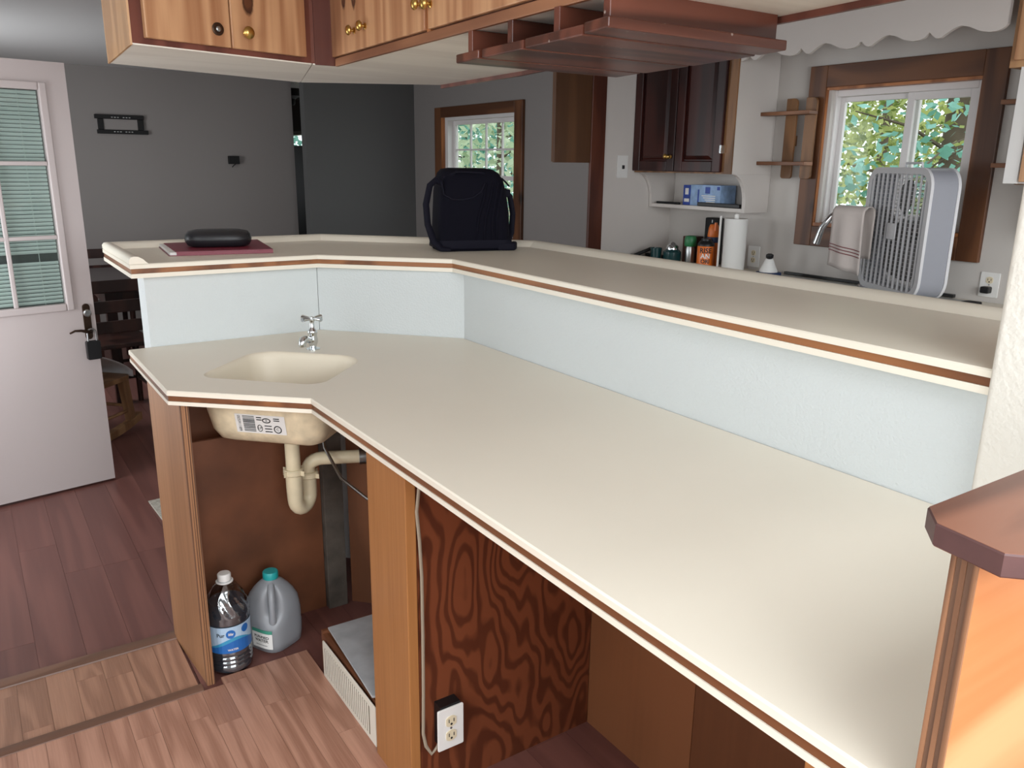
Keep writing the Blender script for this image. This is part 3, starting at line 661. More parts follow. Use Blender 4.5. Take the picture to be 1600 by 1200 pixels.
arm = [P1+Vector((0, 0, 0.545)), P1+Vector((0, 0, 0.57))] + [P1+pd*(0.045-0.045*math.cos(PI/2*k/5))+Vector((0, 0, 0.57+0.03*math.sin(PI/2*k/5))) for k in range(1, 6)] + [P1+pd*0.17+Vector((0, 0, 0.598))]
build('trap_arm', MB().tube(arm, 0.021, 16), M['pvc'], tr, smooth=60)
Pc = P1+pd*0.17+Vector((0, 0, 0.598))
build('hose_clamp', MB().tube([Pc-pd*0.012, Pc+pd*0.012], 0.026, 20), M['steel'], tr, smooth=40)
build('hose', MB().tube([Pc+pd*0.01, Pc+pd*0.10], 0.0235, 16), M['pvc'], tr, smooth=40)
build('supply_line', MB().tube([(0.90, 2.39, 0.80), (0.87, 2.36, 0.70), (0.85, 2.30, 0.64), (0.86, 2.2, 0.57), (0.90, 2.1, 0.53), (0.98, 2.0, 0.51)], 0.005, 8), M['steel'], tr, smooth=60)

# ------------------------------------------------------------------ boards under the counter
ep = thing('plywood_upright', 'plywood end panel standing under the sink corner of the counter', 'panel', (0.43, 2.5, 0))
build('face', MB().prism([(0.425, 2.2315), (0.438, 2.2315), (0.414, 2.535), (0.401, 2.535)], 0.0, 0.866), M['panelwood'], ep)
build('edge_ply', MB().box(0.424, 0.4465, 2.218, 2.231, 0.0, 0.866), M['plyedge'], ep)
for k in range(3): build('edge_ply_line', MB().box(0.428+k*0.006, 0.430+k*0.006, 2.2165, 2.218, 0.0, 0.866), M['panelwood'], ep)
sb = thing('sink_back_panel', 'stained brown board behind the water bottles under the sink', 'panel', (0.67, 2.46, 0))
build('board', MB().box(0.455, 0.885, 2.455, 2.467, 0.0, 0.675), M['undersink'], sb)
build('upper_board', MB().box(0.478, 0.905, 2.60, 2.612, 0.60, 0.865), M['undersink'], sb)
sd = tag(build('weathered_stud', MB().box(0.887, 0.955, 2.43, 2.468, 0.0, 0.862), M['graystud'], bevel=0.002), 'gray weathered stud in the dark corner behind the drain pipe', 'stud')
cb = thing('corner_panel', 'dark brown board beside the gray stud under the counter', 'panel', (1.1, 2.1, 0))
build('board', MB().prism([(0.975, 2.44), (1.267, 2.148), (1.279, 2.16), (0.987, 2.452)], 0, 0.865), M['backply'], cb)
build('side_board', MB().box(1.267, 1.279, 1.50, 2.147, 0, 0.865), M['backply'], cb)
pt = tag(build('support_board', MB().box(0.722, 0.748, 1.482, 1.683, 0.0, 0.866), M['post'], bevel=0.002), 'orange-brown upright board supporting the middle of the counter', 'support board', 'upright boards under the counter')
pt2 = tag(build('support_board', MB().box(0.722, 0.748, 0.36, 0.462, 0.0, 0.866), M['post'], bevel=0.002), 'upright support board near the end of the counter, mostly hidden', 'support board', 'upright boards under the counter')
tag(build('figured_divider', MB().box(0.750, 1.266, 1.486, 1.499, 0.0, 0.866), M['figply']), 'plywood divider with bold swirling grain under the counter', 'panel')
bp = thing('back_panel', 'plain brown plywood back board under the counter end', 'panel', (1.273, 0.9, 0))
build('board', MB().box(1.267, 1.279, 1.108, 1.4855, 0.0, 0.865), M['backply'], bp)
build('board', MB().box(1.267, 1.279, 0.345, 1.106, 0.0, 0.866), M['backply'], bp)
# outlet and cable on the divider
def outlet(name, label, Mx, w=0.072, h=0.114, body=M['white'], gang=1, box_depth=0.0):
    ot = thing(name, label, 'outlet', tuple(Mx @ Vector((0, 0, -h/2))), 'wall outlets')
    build('cover_plate', MB().prism(rrect(-w/2, w/2, -h/2, h/2, 0.004, 3), 0.0, 0.005, Mx @ FY), body, ot, bevel=0.0015)
    for sgn in (1, -1):
        rc = build('receptacle', MB().prism([(0.017*max(-0.82, min(0.82, math.cos(2*PI*i/20)))*1.0, sgn*0.0195+0.0145*math.sin(2*PI*i/20)) for i in range(20)], 0.005, 0.0075, Mx @ FY), M['ivory'], ot)
        sl = MB().box(-0.0075, -0.0055, 0.0076, 0.0082, sgn*0.0195-0.002, sgn*0.0195+0.007).box(0.0055, 0.0075, 0.0076, 0.0082, sgn*0.0195-0.002, sgn*0.0195+0.007)
        sl.prism([(0.003*math.cos(2*PI*i/10), sgn*0.0195-0.007+0.003*math.sin(2*PI*i/10)) for i in range(10)], 0.0076, 0.0082, FY).xf(Mx)
        build('slots', sl, M['ink'], rc)
    build('screw', MB().lathe([(0.003, 0.005), (0.003, 0.0062), (0.001, 0.0064)], (0, 0, 0), 10, FY).xf(Mx), M['steel'], ot)
    if box_depth: build('wall_box', MB().box(-0.026, 0.028, -0.03, 0, -0.05, 0.0615).xf(Mx), M['black'], ot)
    return ot
OM = frame_matrix((0.814, 1.456, 0.196), (1, 0, 0), (0, -1, 0), (0, 0, 1))
outlet('outlet', 'white duplex outlet on the swirl-grained plywood divider', OM, 0.070, 0.112, box_depth=1)
cbl = tag(build('power_cable', MB().tube([(0.765, 1.475, 0.858), (0.752, 1.472, 0.82), (0.748, 1.478, 0.76), (0.753, 1.477, 0.69), (0.757, 1.477, 0.60), (0.757, 1.477, 0.45), (0.755, 1.476, 0.30), (0.752, 1.475, 0.19), (0.757, 1.472, 0.155), (0.77, 1.468, 0.13), (0.785, 1.466, 0.145), (0.798, 1.470, 0.165)], 0.0042, 8, 0.6), M['cable'], smooth=60), 'beige flat cable running down beside the support board to the outlet', 'cable')
# floor register box
rb = thing('register_box', 'wooden floor duct box with a white grille and gray marbled lid', 'vent box', (0.82, 1.9, 0))
build('box', MB().box(0.739, 0.985, 1.70, 1.712, 0, 0.132).box(0.739, 0.985, 2.095, 2.107, 0, 0.14).box(0.739, 0.751, 1.712, 2.095, 0, 0.132).box(0.751, 0.985, 1.712, 2.095, 0.10, 0.128), M['undersink'], rb)
gr = build('grille', MB().prism(rrect(1.700, 2.072, 0.004, 0.128, 0.006, 3), 0.728, 0.7315, frame_matrix((0, 0, 0), (0, 1, 0), (0, 0, 1), (1, 0, 0))), M['offwhite'], rb, bevel=0.001)
build('grille_shade_panel', MB().box(0.7268, 0.7279, 1.736, 2.052, 0.024, 0.110), plain('grille_shadow', (128, 120, 106), 0.7), gr)  # flat panel whose dull tone stands for shade between the louvers
k0 = None
for k in range(23):
    y = 1.742+k*0.0135
    if k0 is None: k0 = build('grille_louver', MB().box(0.7255, 0.7268, 1.742, 1.7480, 0.022, 0.112), M['offwhite'], gr)
    else: copy_part(k0, gr, (0, y-1.742, 0))
build('marble_lid', MB().prism([(0.757, 2.098), (0.985, 2.092), (0.985, 1.716), (0.745, 1.719), (0.732, 1.726)], 0.1405, 0.147), M['marble'], rb, bevel=0.001)

# ------------------------------------------------------------------ bar counter
ZU = 1.182
bar = thing('bar_counter', 'raised cream bar top with wooden edge band and rounded back ridge', 'counter', (1.2, 2.5, 1.138))
BO = [(0.423, 2.757), (1.027, 2.752), (1.378, 2.420), (1.378, 0.632), (1.905, 0.632), (1.905, 2.655), (1.255, 3.312), (0.423, 3.312)]
BI = inset_poly(BO, 0.003)
t = MB().loft([[Vector((p[0], p[1], z)) for p in q] for q, z in ((inset_poly(BO, 0.03), ZU-0.0145), (BO, ZU-0.0145), (BO, ZU-0.003), (BI, ZU))], False, True)
build('worktop', t, M['counter'], bar)
build('wood_band', MB().loft([[Vector((p[0], p[1], z)) for p in q] for q, z in ((inset_poly(BO, 0.03), ZU-0.015), (inset_poly(BO, 0.003), ZU-0.015), (inset_poly(BO, 0.003), ZU-0.030), (inset_poly(BO, 0.03), ZU-0.030))], False, False), M['band'], bar)
build('lower_strip', MB().loft([[Vector((p[0], p[1], z)) for p in q] for q, z in ((inset_poly(BO, 0.03), ZU-0.0305), (inset_poly(BO, 0.001), ZU-0.0305), (inset_poly(BO, 0.001), ZU-0.044))], False, True), M['counter'], bar)
def ridge(pa, pb, d0, d1, w=0.055, h=0.023):
    """raised lip along an edge; interior lies to the left of pa->pb; d0/d1 shear the ends for the mitre"""
    a, b = Vector((pa[0], pa[1], 0)), Vector((pb[0], pb[1], 0)); t = (b-a).normalized(); n = Vector((-t.y, t.x, 0))
    pr = [(0.0, 0), (0.0, h*0.55), (w*0.10, h*0.9), (w*0.25, h), (w*0.5, h*0.96), (w*0.75, h*0.6), (w*0.9, h*0.2), (w, 0)]
    return [[p + n*x + t*(dd*x) + Vector((0, 0, ZU+z+0.0002)) for x, z in pr] for p, dd in ((a, d0), (b, d1))]
E0 = (0.423, 2.760); E1_ = (0.423, 3.312); E2_ = (1.255, 3.312); E3_ = (1.905, 2.655); E4_ = (1.905, 0.632)
m = MB(); tq = math.tan(math.radians(22.5))
# walk the rim clockwise seen from above, interior on the right: mirror by walking backwards
for pa, pb, d0, d1 in ((E4_, E3_, 0, -tq), (E3_, E2_, tq, -tq), (E2_, E1_, tq, -1), (E1_, E0, 1, 0)):
    m.loft(ridge(pa, pb, d0, d1))
build('back_ridge', m, M['counter'], bar, smooth=50)

# ------------------------------------------------------------------ half wall end, cap
pe = thing('end_board', 'varnished orange plywood facing the half wall with layered edge', 'panel', (1.0, 0.31, 0))
build('face', MB().box(0.6925, 1.45, 0.3015, 0.3255, 0, 1.1755), M['orangeply'], pe)
for k in range(5): build('ply_layer', MB().box(0.690+0.0012*(k % 2), 0.6924, 0.3015+k*0.0048, 0.3062+k*0.0048, 0, 1.1755), M['plyedge'] if k % 2 == 0 else M['plymid'], pe)
CP = [(0.709, 0.362), (0.680, 0.338), (0.670, 0.275), (0.700, 0.246), (1.5, 0.246), (1.5, 0.361), (1.361, 0.361)]
cp = thing('wooden_ledge', 'dark walnut ledge with cut corners capping the half wall', 'ledge', (1.0, 0.3, 1.176))
build('board', MB().prism(inset_poly(CP, 0.0012), 1.1762, 1.1985), M['cap'], cp)
build('edge', MB().loft([[Vector((p[0], p[1], z)) for p in q] for q, z in ((inset_poly(CP, 0.0013), 1.1765), (CP, 1.1778), (CP, 1.1965), (inset_poly(CP, 0.0013), 1.1982))], False, False), M['capside'], cp)
# ------------------------------------------------------------------ cabinets hanging over the bar
ZC0 = 1.82
bl, fl, c1, c2 = (0.514, 3.292), (0.488, 2.710), (1.083, 2.865), (1.175, 2.862)
b1, b2 = (1.282, 3.534), (1.792, 3.236)
frn = (1.083, 0.640); bkn = (1.483, 0.640)
ha = thing('hanging_cabinet', 'pine cabinet with two doors hung from the ceiling over the short bar end', 'cabinet', (0.85, 3.0, ZC0), 'pine cabinets hung over the bar')
build('carcass', MB().prism([bl, fl, c1, b1], ZC0+0.002, CEIL-0.002), M['redwood'], ha)
F = dirframe(fl, c1); LEN = (Vector(c1)-Vector(fl)).length
build('underside_panel', MB().prism([bl, fl, c1, b1], ZC0-0.002, ZC0+0.002), M['underside'], ha)
Fs = dirframe(bl, fl)
build('side_panel', MB().box(-0.004, (Vector(fl)-Vector(bl)).length+0.001, 0, 0.006, ZC0-0.003, CEIL-0.002).xf(Fs), M['pineside'], ha)
def cab_door(par, Fm, s0, s1, z0, z1, mat=None):
    return build('door', MB().box(s0, s1, 0.0005, 0.019, z0, z1).xf(Fm), mat or M['pine'], par, bevel=0.003)
def knob(par, Fm, s, z, d0=0.019, r=0.016, mat=None, name='knob'):
    Mx = Fm @ frame_matrix((s, d0, z), (1, 0, 0), (0, 0, -1), (0, 1, 0))
    return build(name, MB().lathe([(0.010, 0), (0.0105, 0.003), (0.005, 0.006), (0.0045, 0.012), (r*0.85, 0.016), (r, 0.021), (r*0.8, 0.027), (r*0.3, 0.030)], (0, 0, 0), 20, Mx), mat or M['brass'], par, smooth=50)
def knotty(tag_, spots):
    pts = []
    for par, Fm, s_, z_, rx, rz in spots:
        p = Fm @ Vector((s_, 0.019, z_)) - BASE[par.name]; pts.append((p.x, p.y, p.z, rx, rz))
    return wood('knotty_pine_'+tag_, (160, 110, 76), (202, 156, 116), 'Z', rings=4, ring_scale=9, stretch=0.07, rough=0.35, sharp=0.2, mixfine=0.5, spots=pts)
M2 = 'heart'
d1 = cab_door(ha, F, 0.034, 0.305, 1.838, CEIL-0.02); d2 = cab_door(ha, F, 0.309, 0.585, 1.838, CEIL-0.02, knotty(M2, [(ha, F, 0.372, 1.985, 0.020, 0.042)]))
Mx = F @ frame_matrix((0.262, 0.019, 1.888), (1, 0, 0), (0, 0, -1), (0, 1, 0))
rs = build('backplate', MB().lathe([(0.019, 0), (0.019, 0.003), (0.015, 0.0045), (0.010, 0.004)], (0, 0, 0), 24, Mx), M['bronze'], d1, smooth=40); rs['label'] = 'dark rosette missing its knob'
build('screw', MB().lathe([(0.008, 0.003), (0.008, 0.0065), (0.004, 0.008), (0.002, 0.008)], (0, 0, 0), 12, Mx), M['steel'], d1, smooth=40)
knob(d2, F, 0.358, 1.887, r=0.019)
hb = thing('hanging_cabinet', 'long pine cabinet with brass knobs hung over the long side of the bar', 'cabinet', (1.4, 1.9, ZC0), 'pine cabinets hung over the bar')
b3_, b4_ = (1.755, 2.583), (1.567, 1.312)
PB = [c1, c2, frn, bkn, b4_, b3_, b2, b1]
build('carcass', MB().prism(PB, ZC0+0.002, CEIL-0.002), M['redwood'], hb)
build('underside_panel', MB().prism([(c1[0]+0.004, c1[1]-0.001), c2, frn, bkn, b4_, b3_, b2, (b1[0]+0.003, b1[1]-0.002)], ZC0-0.002, ZC0+0.002), M['underside'], hb)
Fc = dirframe(c1, c2)
build('corner_stile', MB().box(0.012, 0.085, 0, 0.006, ZC0-0.002, CEIL-0.002).xf(Fc), M['redwood'], hb)
G = dirframe(c2, frn); GL = (Vector(frn)-Vector(c2)).length
build('bottom_rail', MB().box(0.012, GL, 0.0, 0.012, ZC0-0.004, ZC0+0.022).xf(G), M['rail'], hb, bevel=0.002)
da = cab_door(hb, G, -0.012, 0.742, 1.846, CEIL-0.02, knotty('pair', [(hb, G, 0.135, 2.03, 0.02, 0.05), (hb, G, 0.225, 2.02, 0.022, 0.045)])); db = cab_door(hb, G, 0.765, 1.50, 1.846, CEIL-0.02); dc = cab_door(hb, G, 1.51, 2.2, 1.846, CEIL-0.02)
build('center_stile', MB().box(0.743, 0.764, 0, 0.010, 1.842, CEIL-0.02).xf(G), M['jamb'], hb)
knob(da, G, 0.225, 1.906); knob(da, G, 0.318, 1.908); knob(da, G, 0.728, 1.912); knob(db, G, 0.785, 1.906)
Hh = G @ frame_matrix((-0.016, 0.006, 1.96), (1, 0, 0), (0, 0, 1), (0, 1, 0))
build('hinge', MB().box(-0.008, 0.004, -0.0, 0.05, 0.0, 0.006).xf(Hh), M['steel'], hb)
build('back_trim', MB().prism([(b2[0]+0.001, b2[1]), (b2[0]+0.013, b2[1]), (b3_[0]+0.013, b3_[1]), (b4_[0]+0.013, b4_[1]), (bkn[0]+0.013, bkn[1]), (bkn[0]+0.001, bkn[1]), (b4_[0]+0.001, b4_[1]), (b3_[0]+0.001, b3_[1])], ZC0-0.016, ZC0+0.05), M['redwood'], hb)
# stemware rack
rk = thing('stemware_rack', 'reddish wooden stemware rack screwed under the hanging cabinet', 'rack', (1.35, 1.58, 1.74))
def rail(xa, xb, y0, y1, yv, x2, zt=1.817):
    r = build('rack_rail', MB().prism([(xa[0], y1), (xa[1], y0), (xb[1], y0), (xb[0], y1)], 1.745, 1.766), M['rack'], rk, bevel=0.003)
    build('rack_web', MB().box(max(xa)+0.004, x2, yv-0.010, yv+0.010, 1.7665, zt), M['rack'], rk, bevel=0.002)
rail((1.118, 1.108), (1.66, 1.64), 1.812, 1.936, 1.872, 1.62)
rail((1.110, 1.100), (1.645, 1.62), 1.606, 1.797, 1.681, 1.60)
rail((1.095, 1.075), (1.62, 1.585), 1.362, 1.592, 1.482, 1.56)
rail((1.065, 1.050), (1.58, 1.56), 1.255, 1.346, 1.284, 1.545, 1.836)

# ------------------------------------------------------------------ kitchen along the window wall
kc = thing('kitchen_counter', 'pale kitchen counter under the window holding the steel sink', 'counter', (3.28, 1.6, 0))
build('cabinet_base', MB().box(3.02, 3.597, -0.6, 3.646, 0, 0.915), M['kitchenwhite'], kc)
build('worktop', MB().box(2.985, 3.597, -0.6, 3.646, 0.9155, 0.952), M['counter'], kc, bevel=0.003)
sk = thing('kitchen_sink', 'stainless steel sink set in the kitchen counter by the window', 'sink', (3.3, 2.2, 0.952))
build('rim', MB().box(3.05, 3.54, 1.78, 2.74, 0.9525, 0.9565), M['steel'], sk, bevel=0.002)
build('basin', MB().box(3.09, 3.42, 1.86, 2.66, 0.9566, 0.9575), plain('sink_shadow', (70, 72, 72), 0.4, 0.6), sk)  # flat sheet, the bowl's inner shade is put into its dark tone
build('rear_shade_strip', MB().box(3.575, 3.5965, 1.86, 2.76, 0.9525, 0.967), plain('wall_joint_shade', (52, 52, 52), 0.35, 0.5), sk, bevel=0.002)  # dark strip, the shade along the wall joint is put into its color
kf = thing('kitchen_faucet', 'chrome gooseneck faucet behind the kitchen sink, draped with a towel', 'faucet', (3.46, 2.22, 0.957))
build('base', MB().lathe([(0.03, 0), (0.03, 0.01), (0.02, 0.02), (0.018, 0.05)], (3.46, 2.22, 0.957), 20), M['chrome'], kf, smooth=40)
build('spout', MB().tube([(3.46, 2.22, 1.0), (3.46, 2.22, 1.22), (3.44, 2.225, 1.29), (3.40, 2.235, 1.318), (3.34, 2.255, 1.322), (3.29, 2.272, 1.312), (3.26, 2.292, 1.285), (3.25, 2.325, 1.235), (3.25, 2.348, 1.162)], [0.014]*6+[0.013, 0.014, 0.016], 14), M['chrome'], kf, smooth=60)
tw = thing('dish_towel', 'pale dish towel with thin dark red stripes draped over the kitchen faucet', 'towel', (3.3, 2.2, 1.08))
def towel_pt(u, v):
    # u across (y direction), v along from the front hem over the spout to the back hem
    y = 2.278-0.165*u; L1, L2, ztop = 0.235+0.03*u, 0.20, 1.337
    s = v*(L1+L2+0.09)
    if s < L1: x, z = 3.245, ztop-0.03-(L1-s)
    elif s < L1+0.09:
        a = PI*(s-L1)/0.09; x, z = 3.29-0.045*math.cos(a), ztop-0.03+0.03*math.sin(a)
    else: x, z = 3.335, ztop-0.03-(s-L1-0.09)
    return Vector((x+0.006*math.sin(9*u+1.0)*min(1, abs(ztop-z)*8), y+0.010*math.sin(2.0*v)*u, z))
def towel_sheet(v0, v1, lift, nu=14, nv=26):
    g = []
    for j in range(nv+1):
        v = v0+(v1-v0)*j/nv
        g.append([towel_pt(i/nu, v)+Vector((-lift if v < 0.5 else lift, 0, lift*0.3)) for i in range(nu+1)])
    mb = MB().add([p for r in g for p in r], [(j*(nu+1)+i, j*(nu+1)+i+1, (j+1)*(nu+1)+i+1, (j+1)*(nu+1)+i) for j in range(nv) for i in range(nu)])
    return mb
tc_ = build('cloth', towel_sheet(0, 1, 0), M['towel'], tw, smooth=80)
sol = tc_.modifiers.new('thick', 'SOLIDIFY'); sol.thickness = 0.005
for v in (0.13, 0.155, 0.18): build('stripe', towel_sheet(v, v+0.007, 0.004, 14, 1), M['stripe'], tw, smooth=80)
# box fan
RF = Vector((3.20, 1.815, 0.0)); dL = Vector((0.49, 0.872, 0)).normalized(); nF = Vector((-dL.y, dL.x, 0)).normalized()
if nF.x > 0: nF = -nF
FW, FZ0, FZ1, FD = 0.50, 0.972, 1.502, 0.125
FM = frame_matrix(RF - nF*FD, dL, nF, (0, 0, 1))          # x across, y towards the room, z up
fan = thing('box_fan', 'white box fan with gray sides standing on the kitchen counter', 'fan', tuple(FM @ Vector((FW/2, FD/2, 0.957))))
def rr3(x0, x1, z0, z1, r, y, n=6): return [Vector((p[0], y, p[1])) for p in rrect(x0, x1, z0, z1, r, n)]
shell = MB().loft([rr3(0.004, FW-0.004, FZ0+0.004, FZ1-0.004, 0.075, 0.012), rr3(0.004, FW-0.004, FZ0+0.004, FZ1-0.004, 0.075, FD-0.012), rr3(0.02, FW-0.02, FZ0+0.02, FZ1-0.02, 0.06, FD-0.012), rr3(0.02, FW-0.02, FZ0+0.02, FZ1-0.02, 0.06, 0.012), rr3(0.004, FW-0.004, FZ0+0.004, FZ1-0.004, 0.075, 0.012)], False, False)
build('housing', shell.xf(FM), M['fanside'], fan, smooth=40)
def fan_rim(ya, yb):
    a, b = (0, FW, FZ0, FZ1), (0.026, FW-0.026, FZ0+0.026, FZ1-0.026)
    return MB().loft([rr3(*a, 0.08, ya), rr3(*a, 0.08, yb), rr3(*b, 0.058, yb), rr3(*b, 0.058, ya), rr3(*a, 0.08, ya)], False, False).xf(FM)
build('front_rim', fan_rim(FD-0.012, FD), M['fanwhite'], fan, smooth=40)
build('rear_rim', fan_rim(0, 0.012), M['fanwhite'], fan, smooth=40)
NB = 12
for k in range(NB):
    x = 0.026+(FW-0.052)*(k+0.5)/NB
    build('grille_bar', MB().box(x-0.0036, x+0.0036, FD-0.009, FD-0.001, FZ0+0.02, FZ1-0.02).xf(FM), M['fanwhite'], fan)
gl = MB()
for y in (FD-0.011, 0.004):
    for k in range(30):
        z = FZ0+0.03+(FZ1-FZ0-0.06)*k/29; gl.box(0.02, FW-0.02, y, y+0.0012, z-(0.0007 if y > 0.05 else 0.0016), z+(0.0007 if y > 0.05 else 0.0016))
for k in range(24):
    x = 0.03+(FW-0.06)*k/23; gl.box(x-0.0012, x+0.0012, 0.003, 0.0045, FZ0+0.03, FZ1-0.03)
tag(build('fine_grille', gl.xf(FM), M['fanwhite'], fan), kind='stuff')
CX, CZ = FW/2, (FZ0+FZ1)/2
FYm = FM @ frame_matrix((CX, 0, CZ), (1, 0, 0), (0, 0, 1), (0, 1, 0))
build('motor', MB().lathe([(0.05, 0.02), (0.055, 0.03), (0.055, 0.075), (0.035, 0.085), (0.03, 0.085)], (0, 0, 0), 20, FYm), M['fandark'], fan, smooth=40)
for k in range(5):
    a0 = 2*PI*k/5; bl_ = MB(); g = []
    for i in range(6):
        r = 0.05+0.165*i/5; w = 0.35+0.18*math.sin(PI*i/5)+0.1
        g.append([Vector((r*math.cos(a0+w*(j/4-0.5)*2), r*math.sin(a0+w*(j/4-0.5)*2), 0.05+0.022*(j/2-1))) for j in range(5)])
    bl_.add([p for r in g for p in r], [(i*5+j, i*5+j+1, (i+1)*5+j+1, (i+1)*5+j) for i in range(5) for j in range(4)]).xf(FYm)
    ob = build('fan_blade', bl_, M['fandark'], fan, smooth=60); sm = ob.modifiers.new('thick', 'SOLIDIFY'); sm.thickness = 0.003
build('badge', MB().prism(rrect(-0.034, 0.034, -0.034, 0.034, 0.006, 3), FD-0.0008, FD+0.004, FYm), M['fanwhite'], fan, bevel=0.001)
build('carry_handle', MB().tube([FM @ Vector((CX-0.065, FD*0.5, FZ1-0.004)), FM @ Vector((CX-0.06, FD*0.5, FZ1+0.018)), FM @ Vector((CX+0.06, FD*0.5, FZ1+0.018)), FM @ Vector((CX+0.065, FD*0.5, FZ1-0.004))], 0.005, 8), M['fanwhite'], fan)
for x in (0.07, FW-0.07): build('foot', MB().box(x-0.02, x+0.02, -0.01, FD+0.01, 0.9585, FZ0+0.002).xf(FM), M['fanside'], fan)

# wall cabinet with dark doors, bracketed shelf below
wc = thing('wall_cabinet', 'kitchen wall cabinet with two dark mahogany raised-panel doors', 'cabinet', (3.45, 3.27, 1.26))
build('carcass', MB().box(3.305, 3.598, 2.945, 3.645, 1.458, CEIL-0.001), M['kitchenwhite'], wc)
FW_ = frame_matrix((3.305, 3.648, 0), (0, -1, 0), (-1, 0, 0), (0, 0, 1))
build('face_frame', MB().box(0.66, 0.722, 0, 0.012, 1.458, CEIL-0.001).box(0, 0.66, 0, 0.012, 1.458, 1.49).xf(FW_), M['shelfwood'], wc)
def raised_door(s0, s1, z0, z1):
    st = 0.055
    d = build('door', MB().box(s0, s0+st, 0.0125, 0.032, z0, z1).box(s1-st, s1, 0.0125, 0.032, z0, z1).box(s0+st, s1-st, 0.0125, 0.032, z0, z0+st).box(s0+st, s1-st, 0.0125, 0.032, z1-st, z1).xf(FW_), M['mahog'], wc, bevel=0.004)
    a = 0.028
    build('raised_panel', MB().loft([[Vector((p[0], y, p[1])) for p in ((s0+st-e, z0+st-e), (s1-st+e, z0+st-e), (s1-st+e, z1-st+e), (s0+st-e, z1-st+e))] for e, y in ((0.0, 0.016), (-0.008, 0.017), (-a, 0.029))]).xf(FW_), M['mahog'], d)
    return d
r1 = raised_door(0.002, 0.330, 1.466, CEIL-0.03); r2 = raised_door(0.336, 0.662, 1.466, CEIL-0.03)
knob(r1, FW_, 0.285, 1.545, 0.032, 0.014); knob(r1, FW_, 0.306, 1.543, 0.032, 0.012)
build('hinge', MB().box(0.656, 0.668, 0.012, 0.036, 1.56, 1.60).xf(FW_), M['chrome'], r2)
def bracket(y0, y1, name):
    pts = [(3.598, 1.457), (3.306, 1.457)]
    pts += [(3.306+0.112*(1-math.cos(PI/2*k/8)) if False else 3.306+0.112*math.sin(PI/2*k/8), 1.457-0.15*(1-math.cos(PI/2*k/8))) for k in range(1, 9)]
    pts += [(3.418, 1.262), (3.598, 1.262)]
    FXZ = frame_matrix((0, 0, 0), (1, 0, 0), (0, 0, 1), (0, 1, 0))
    return build(name, MB().prism(pts, y0, y1, FXZ), M['kitchenwhite'], wc)
bracket(2.923, 2.944, 'shelf_bracket'); bracket(3.625, 3.646, 'shelf_bracket')
build('side_panel', MB().box(3.302, 3.598, 2.923, 2.9445, 1.4575, CEIL-0.001), M['kitchenwhite'], wc)
build('under_shelf', MB().box(3.418, 3.598, 2.9445, 3.6245, 1.262, 1.282), M['kitchenwhite'], wc, bevel=0.002)
bx = thing('blue_box', 'blue printed carton on the shelf below the dark cabinet', 'box', (3.50, 3.26, 1.2825))
build('carton', MB().box(3.45, 3.57, 3.125, 3.345, 1.2825, 1.395), M['bluebox'], bx)
build('carton_end', MB().box(3.449, 3.571, 3.3455, 3.40, 1.2825, 1.392), M['bluedark'], bx)
pm = MB()
for (ya, yb, za, zb) in ((3.20, 3.235, 1.35, 1.385), (3.13, 3.15, 1.37, 1.388), (3.28, 3.29, 1.30, 1.37)): pm.box(3.4485, 3.4498, ya, yb, za, zb)
build('printed_panel', pm, M['bluedark'], bx)
pm = MB()
for k in range(4): pm.box(3.4485, 3.4498, 3.16, 3.26-0.012*k, 1.335-0.011*k, 1.340-0.011*k)
build('printed_lines', pm, M['paper'], bx)
pm = MB().box(3.4475, 3.4488, 3.36, 3.385, 1.34, 1.375).box(3.4475, 3.4488, 3.352, 3.39, 1.30, 1.318)
build('printed_white', pm, M['paper'], bx)
tag(build('black_case', MB().prism(rrect(3.425, 3.450, 2.97, 3.27, 0.008, 4), 1.2828, 1.303), M['black'], bevel=0.003), 'long black case lying on the shelf in front of the blue carton', 'case')
tag(build('dark_tray', MB().prism(rrect(3.43, 3.455, 3.42, 3.60, 0.006, 4), 1.2828, 1.294), M['matteblack'], bevel=0.002), 'small flat black tray on the shelf beside the blue carton', 'tray')
# switch and outlets on the kitchen walls
SWM = frame_matrix((3.198, 3.649, 1.487), (1, 0, 0), (0, -1, 0), (0, 0, 1))
sw = thing('light_switch', 'white light switch on the short white kitchen wall', 'light switch', tuple(SWM @ Vector((0, 0, -0.06))))
build('cover_plate', MB().prism(rrect(-0.04, 0.04, -0.062, 0.062, 0.004, 3), 0, 0.005, SWM @ FY), M['white'], sw, bevel=0.0015)
build('toggle', MB().box(-0.004, 0.004, 0.005, 0.018, -0.012, 0.008).xf(SWM), M['black'], sw)
WM = lambda y, z: frame_matrix((3.599, y, z), (0, -1, 0), (-1, 0, 0), (0, 0, 1))
outlet('outlet', 'white duplex outlet on the wall just past the wide window casing', WM(1.727, 1.026), 0.080, 0.104)
outlet('outlet', 'white duplex outlet on the wall between paper towels and kitchen sink', WM(2.985, 1.022), 0.080, 0.112)
pg = thing('plug', 'black plug in the outlet beside the wide window casing', 'plug', (3.58, 1.727, 0.99))
build('body', MB().prism(rrect(-0.018, 0.018, -0.034, -0.006, 0.006, 3), 0.009, 0.04, WM(1.727, 1.026) @ FY), M['black'], pg, bevel=0.003)
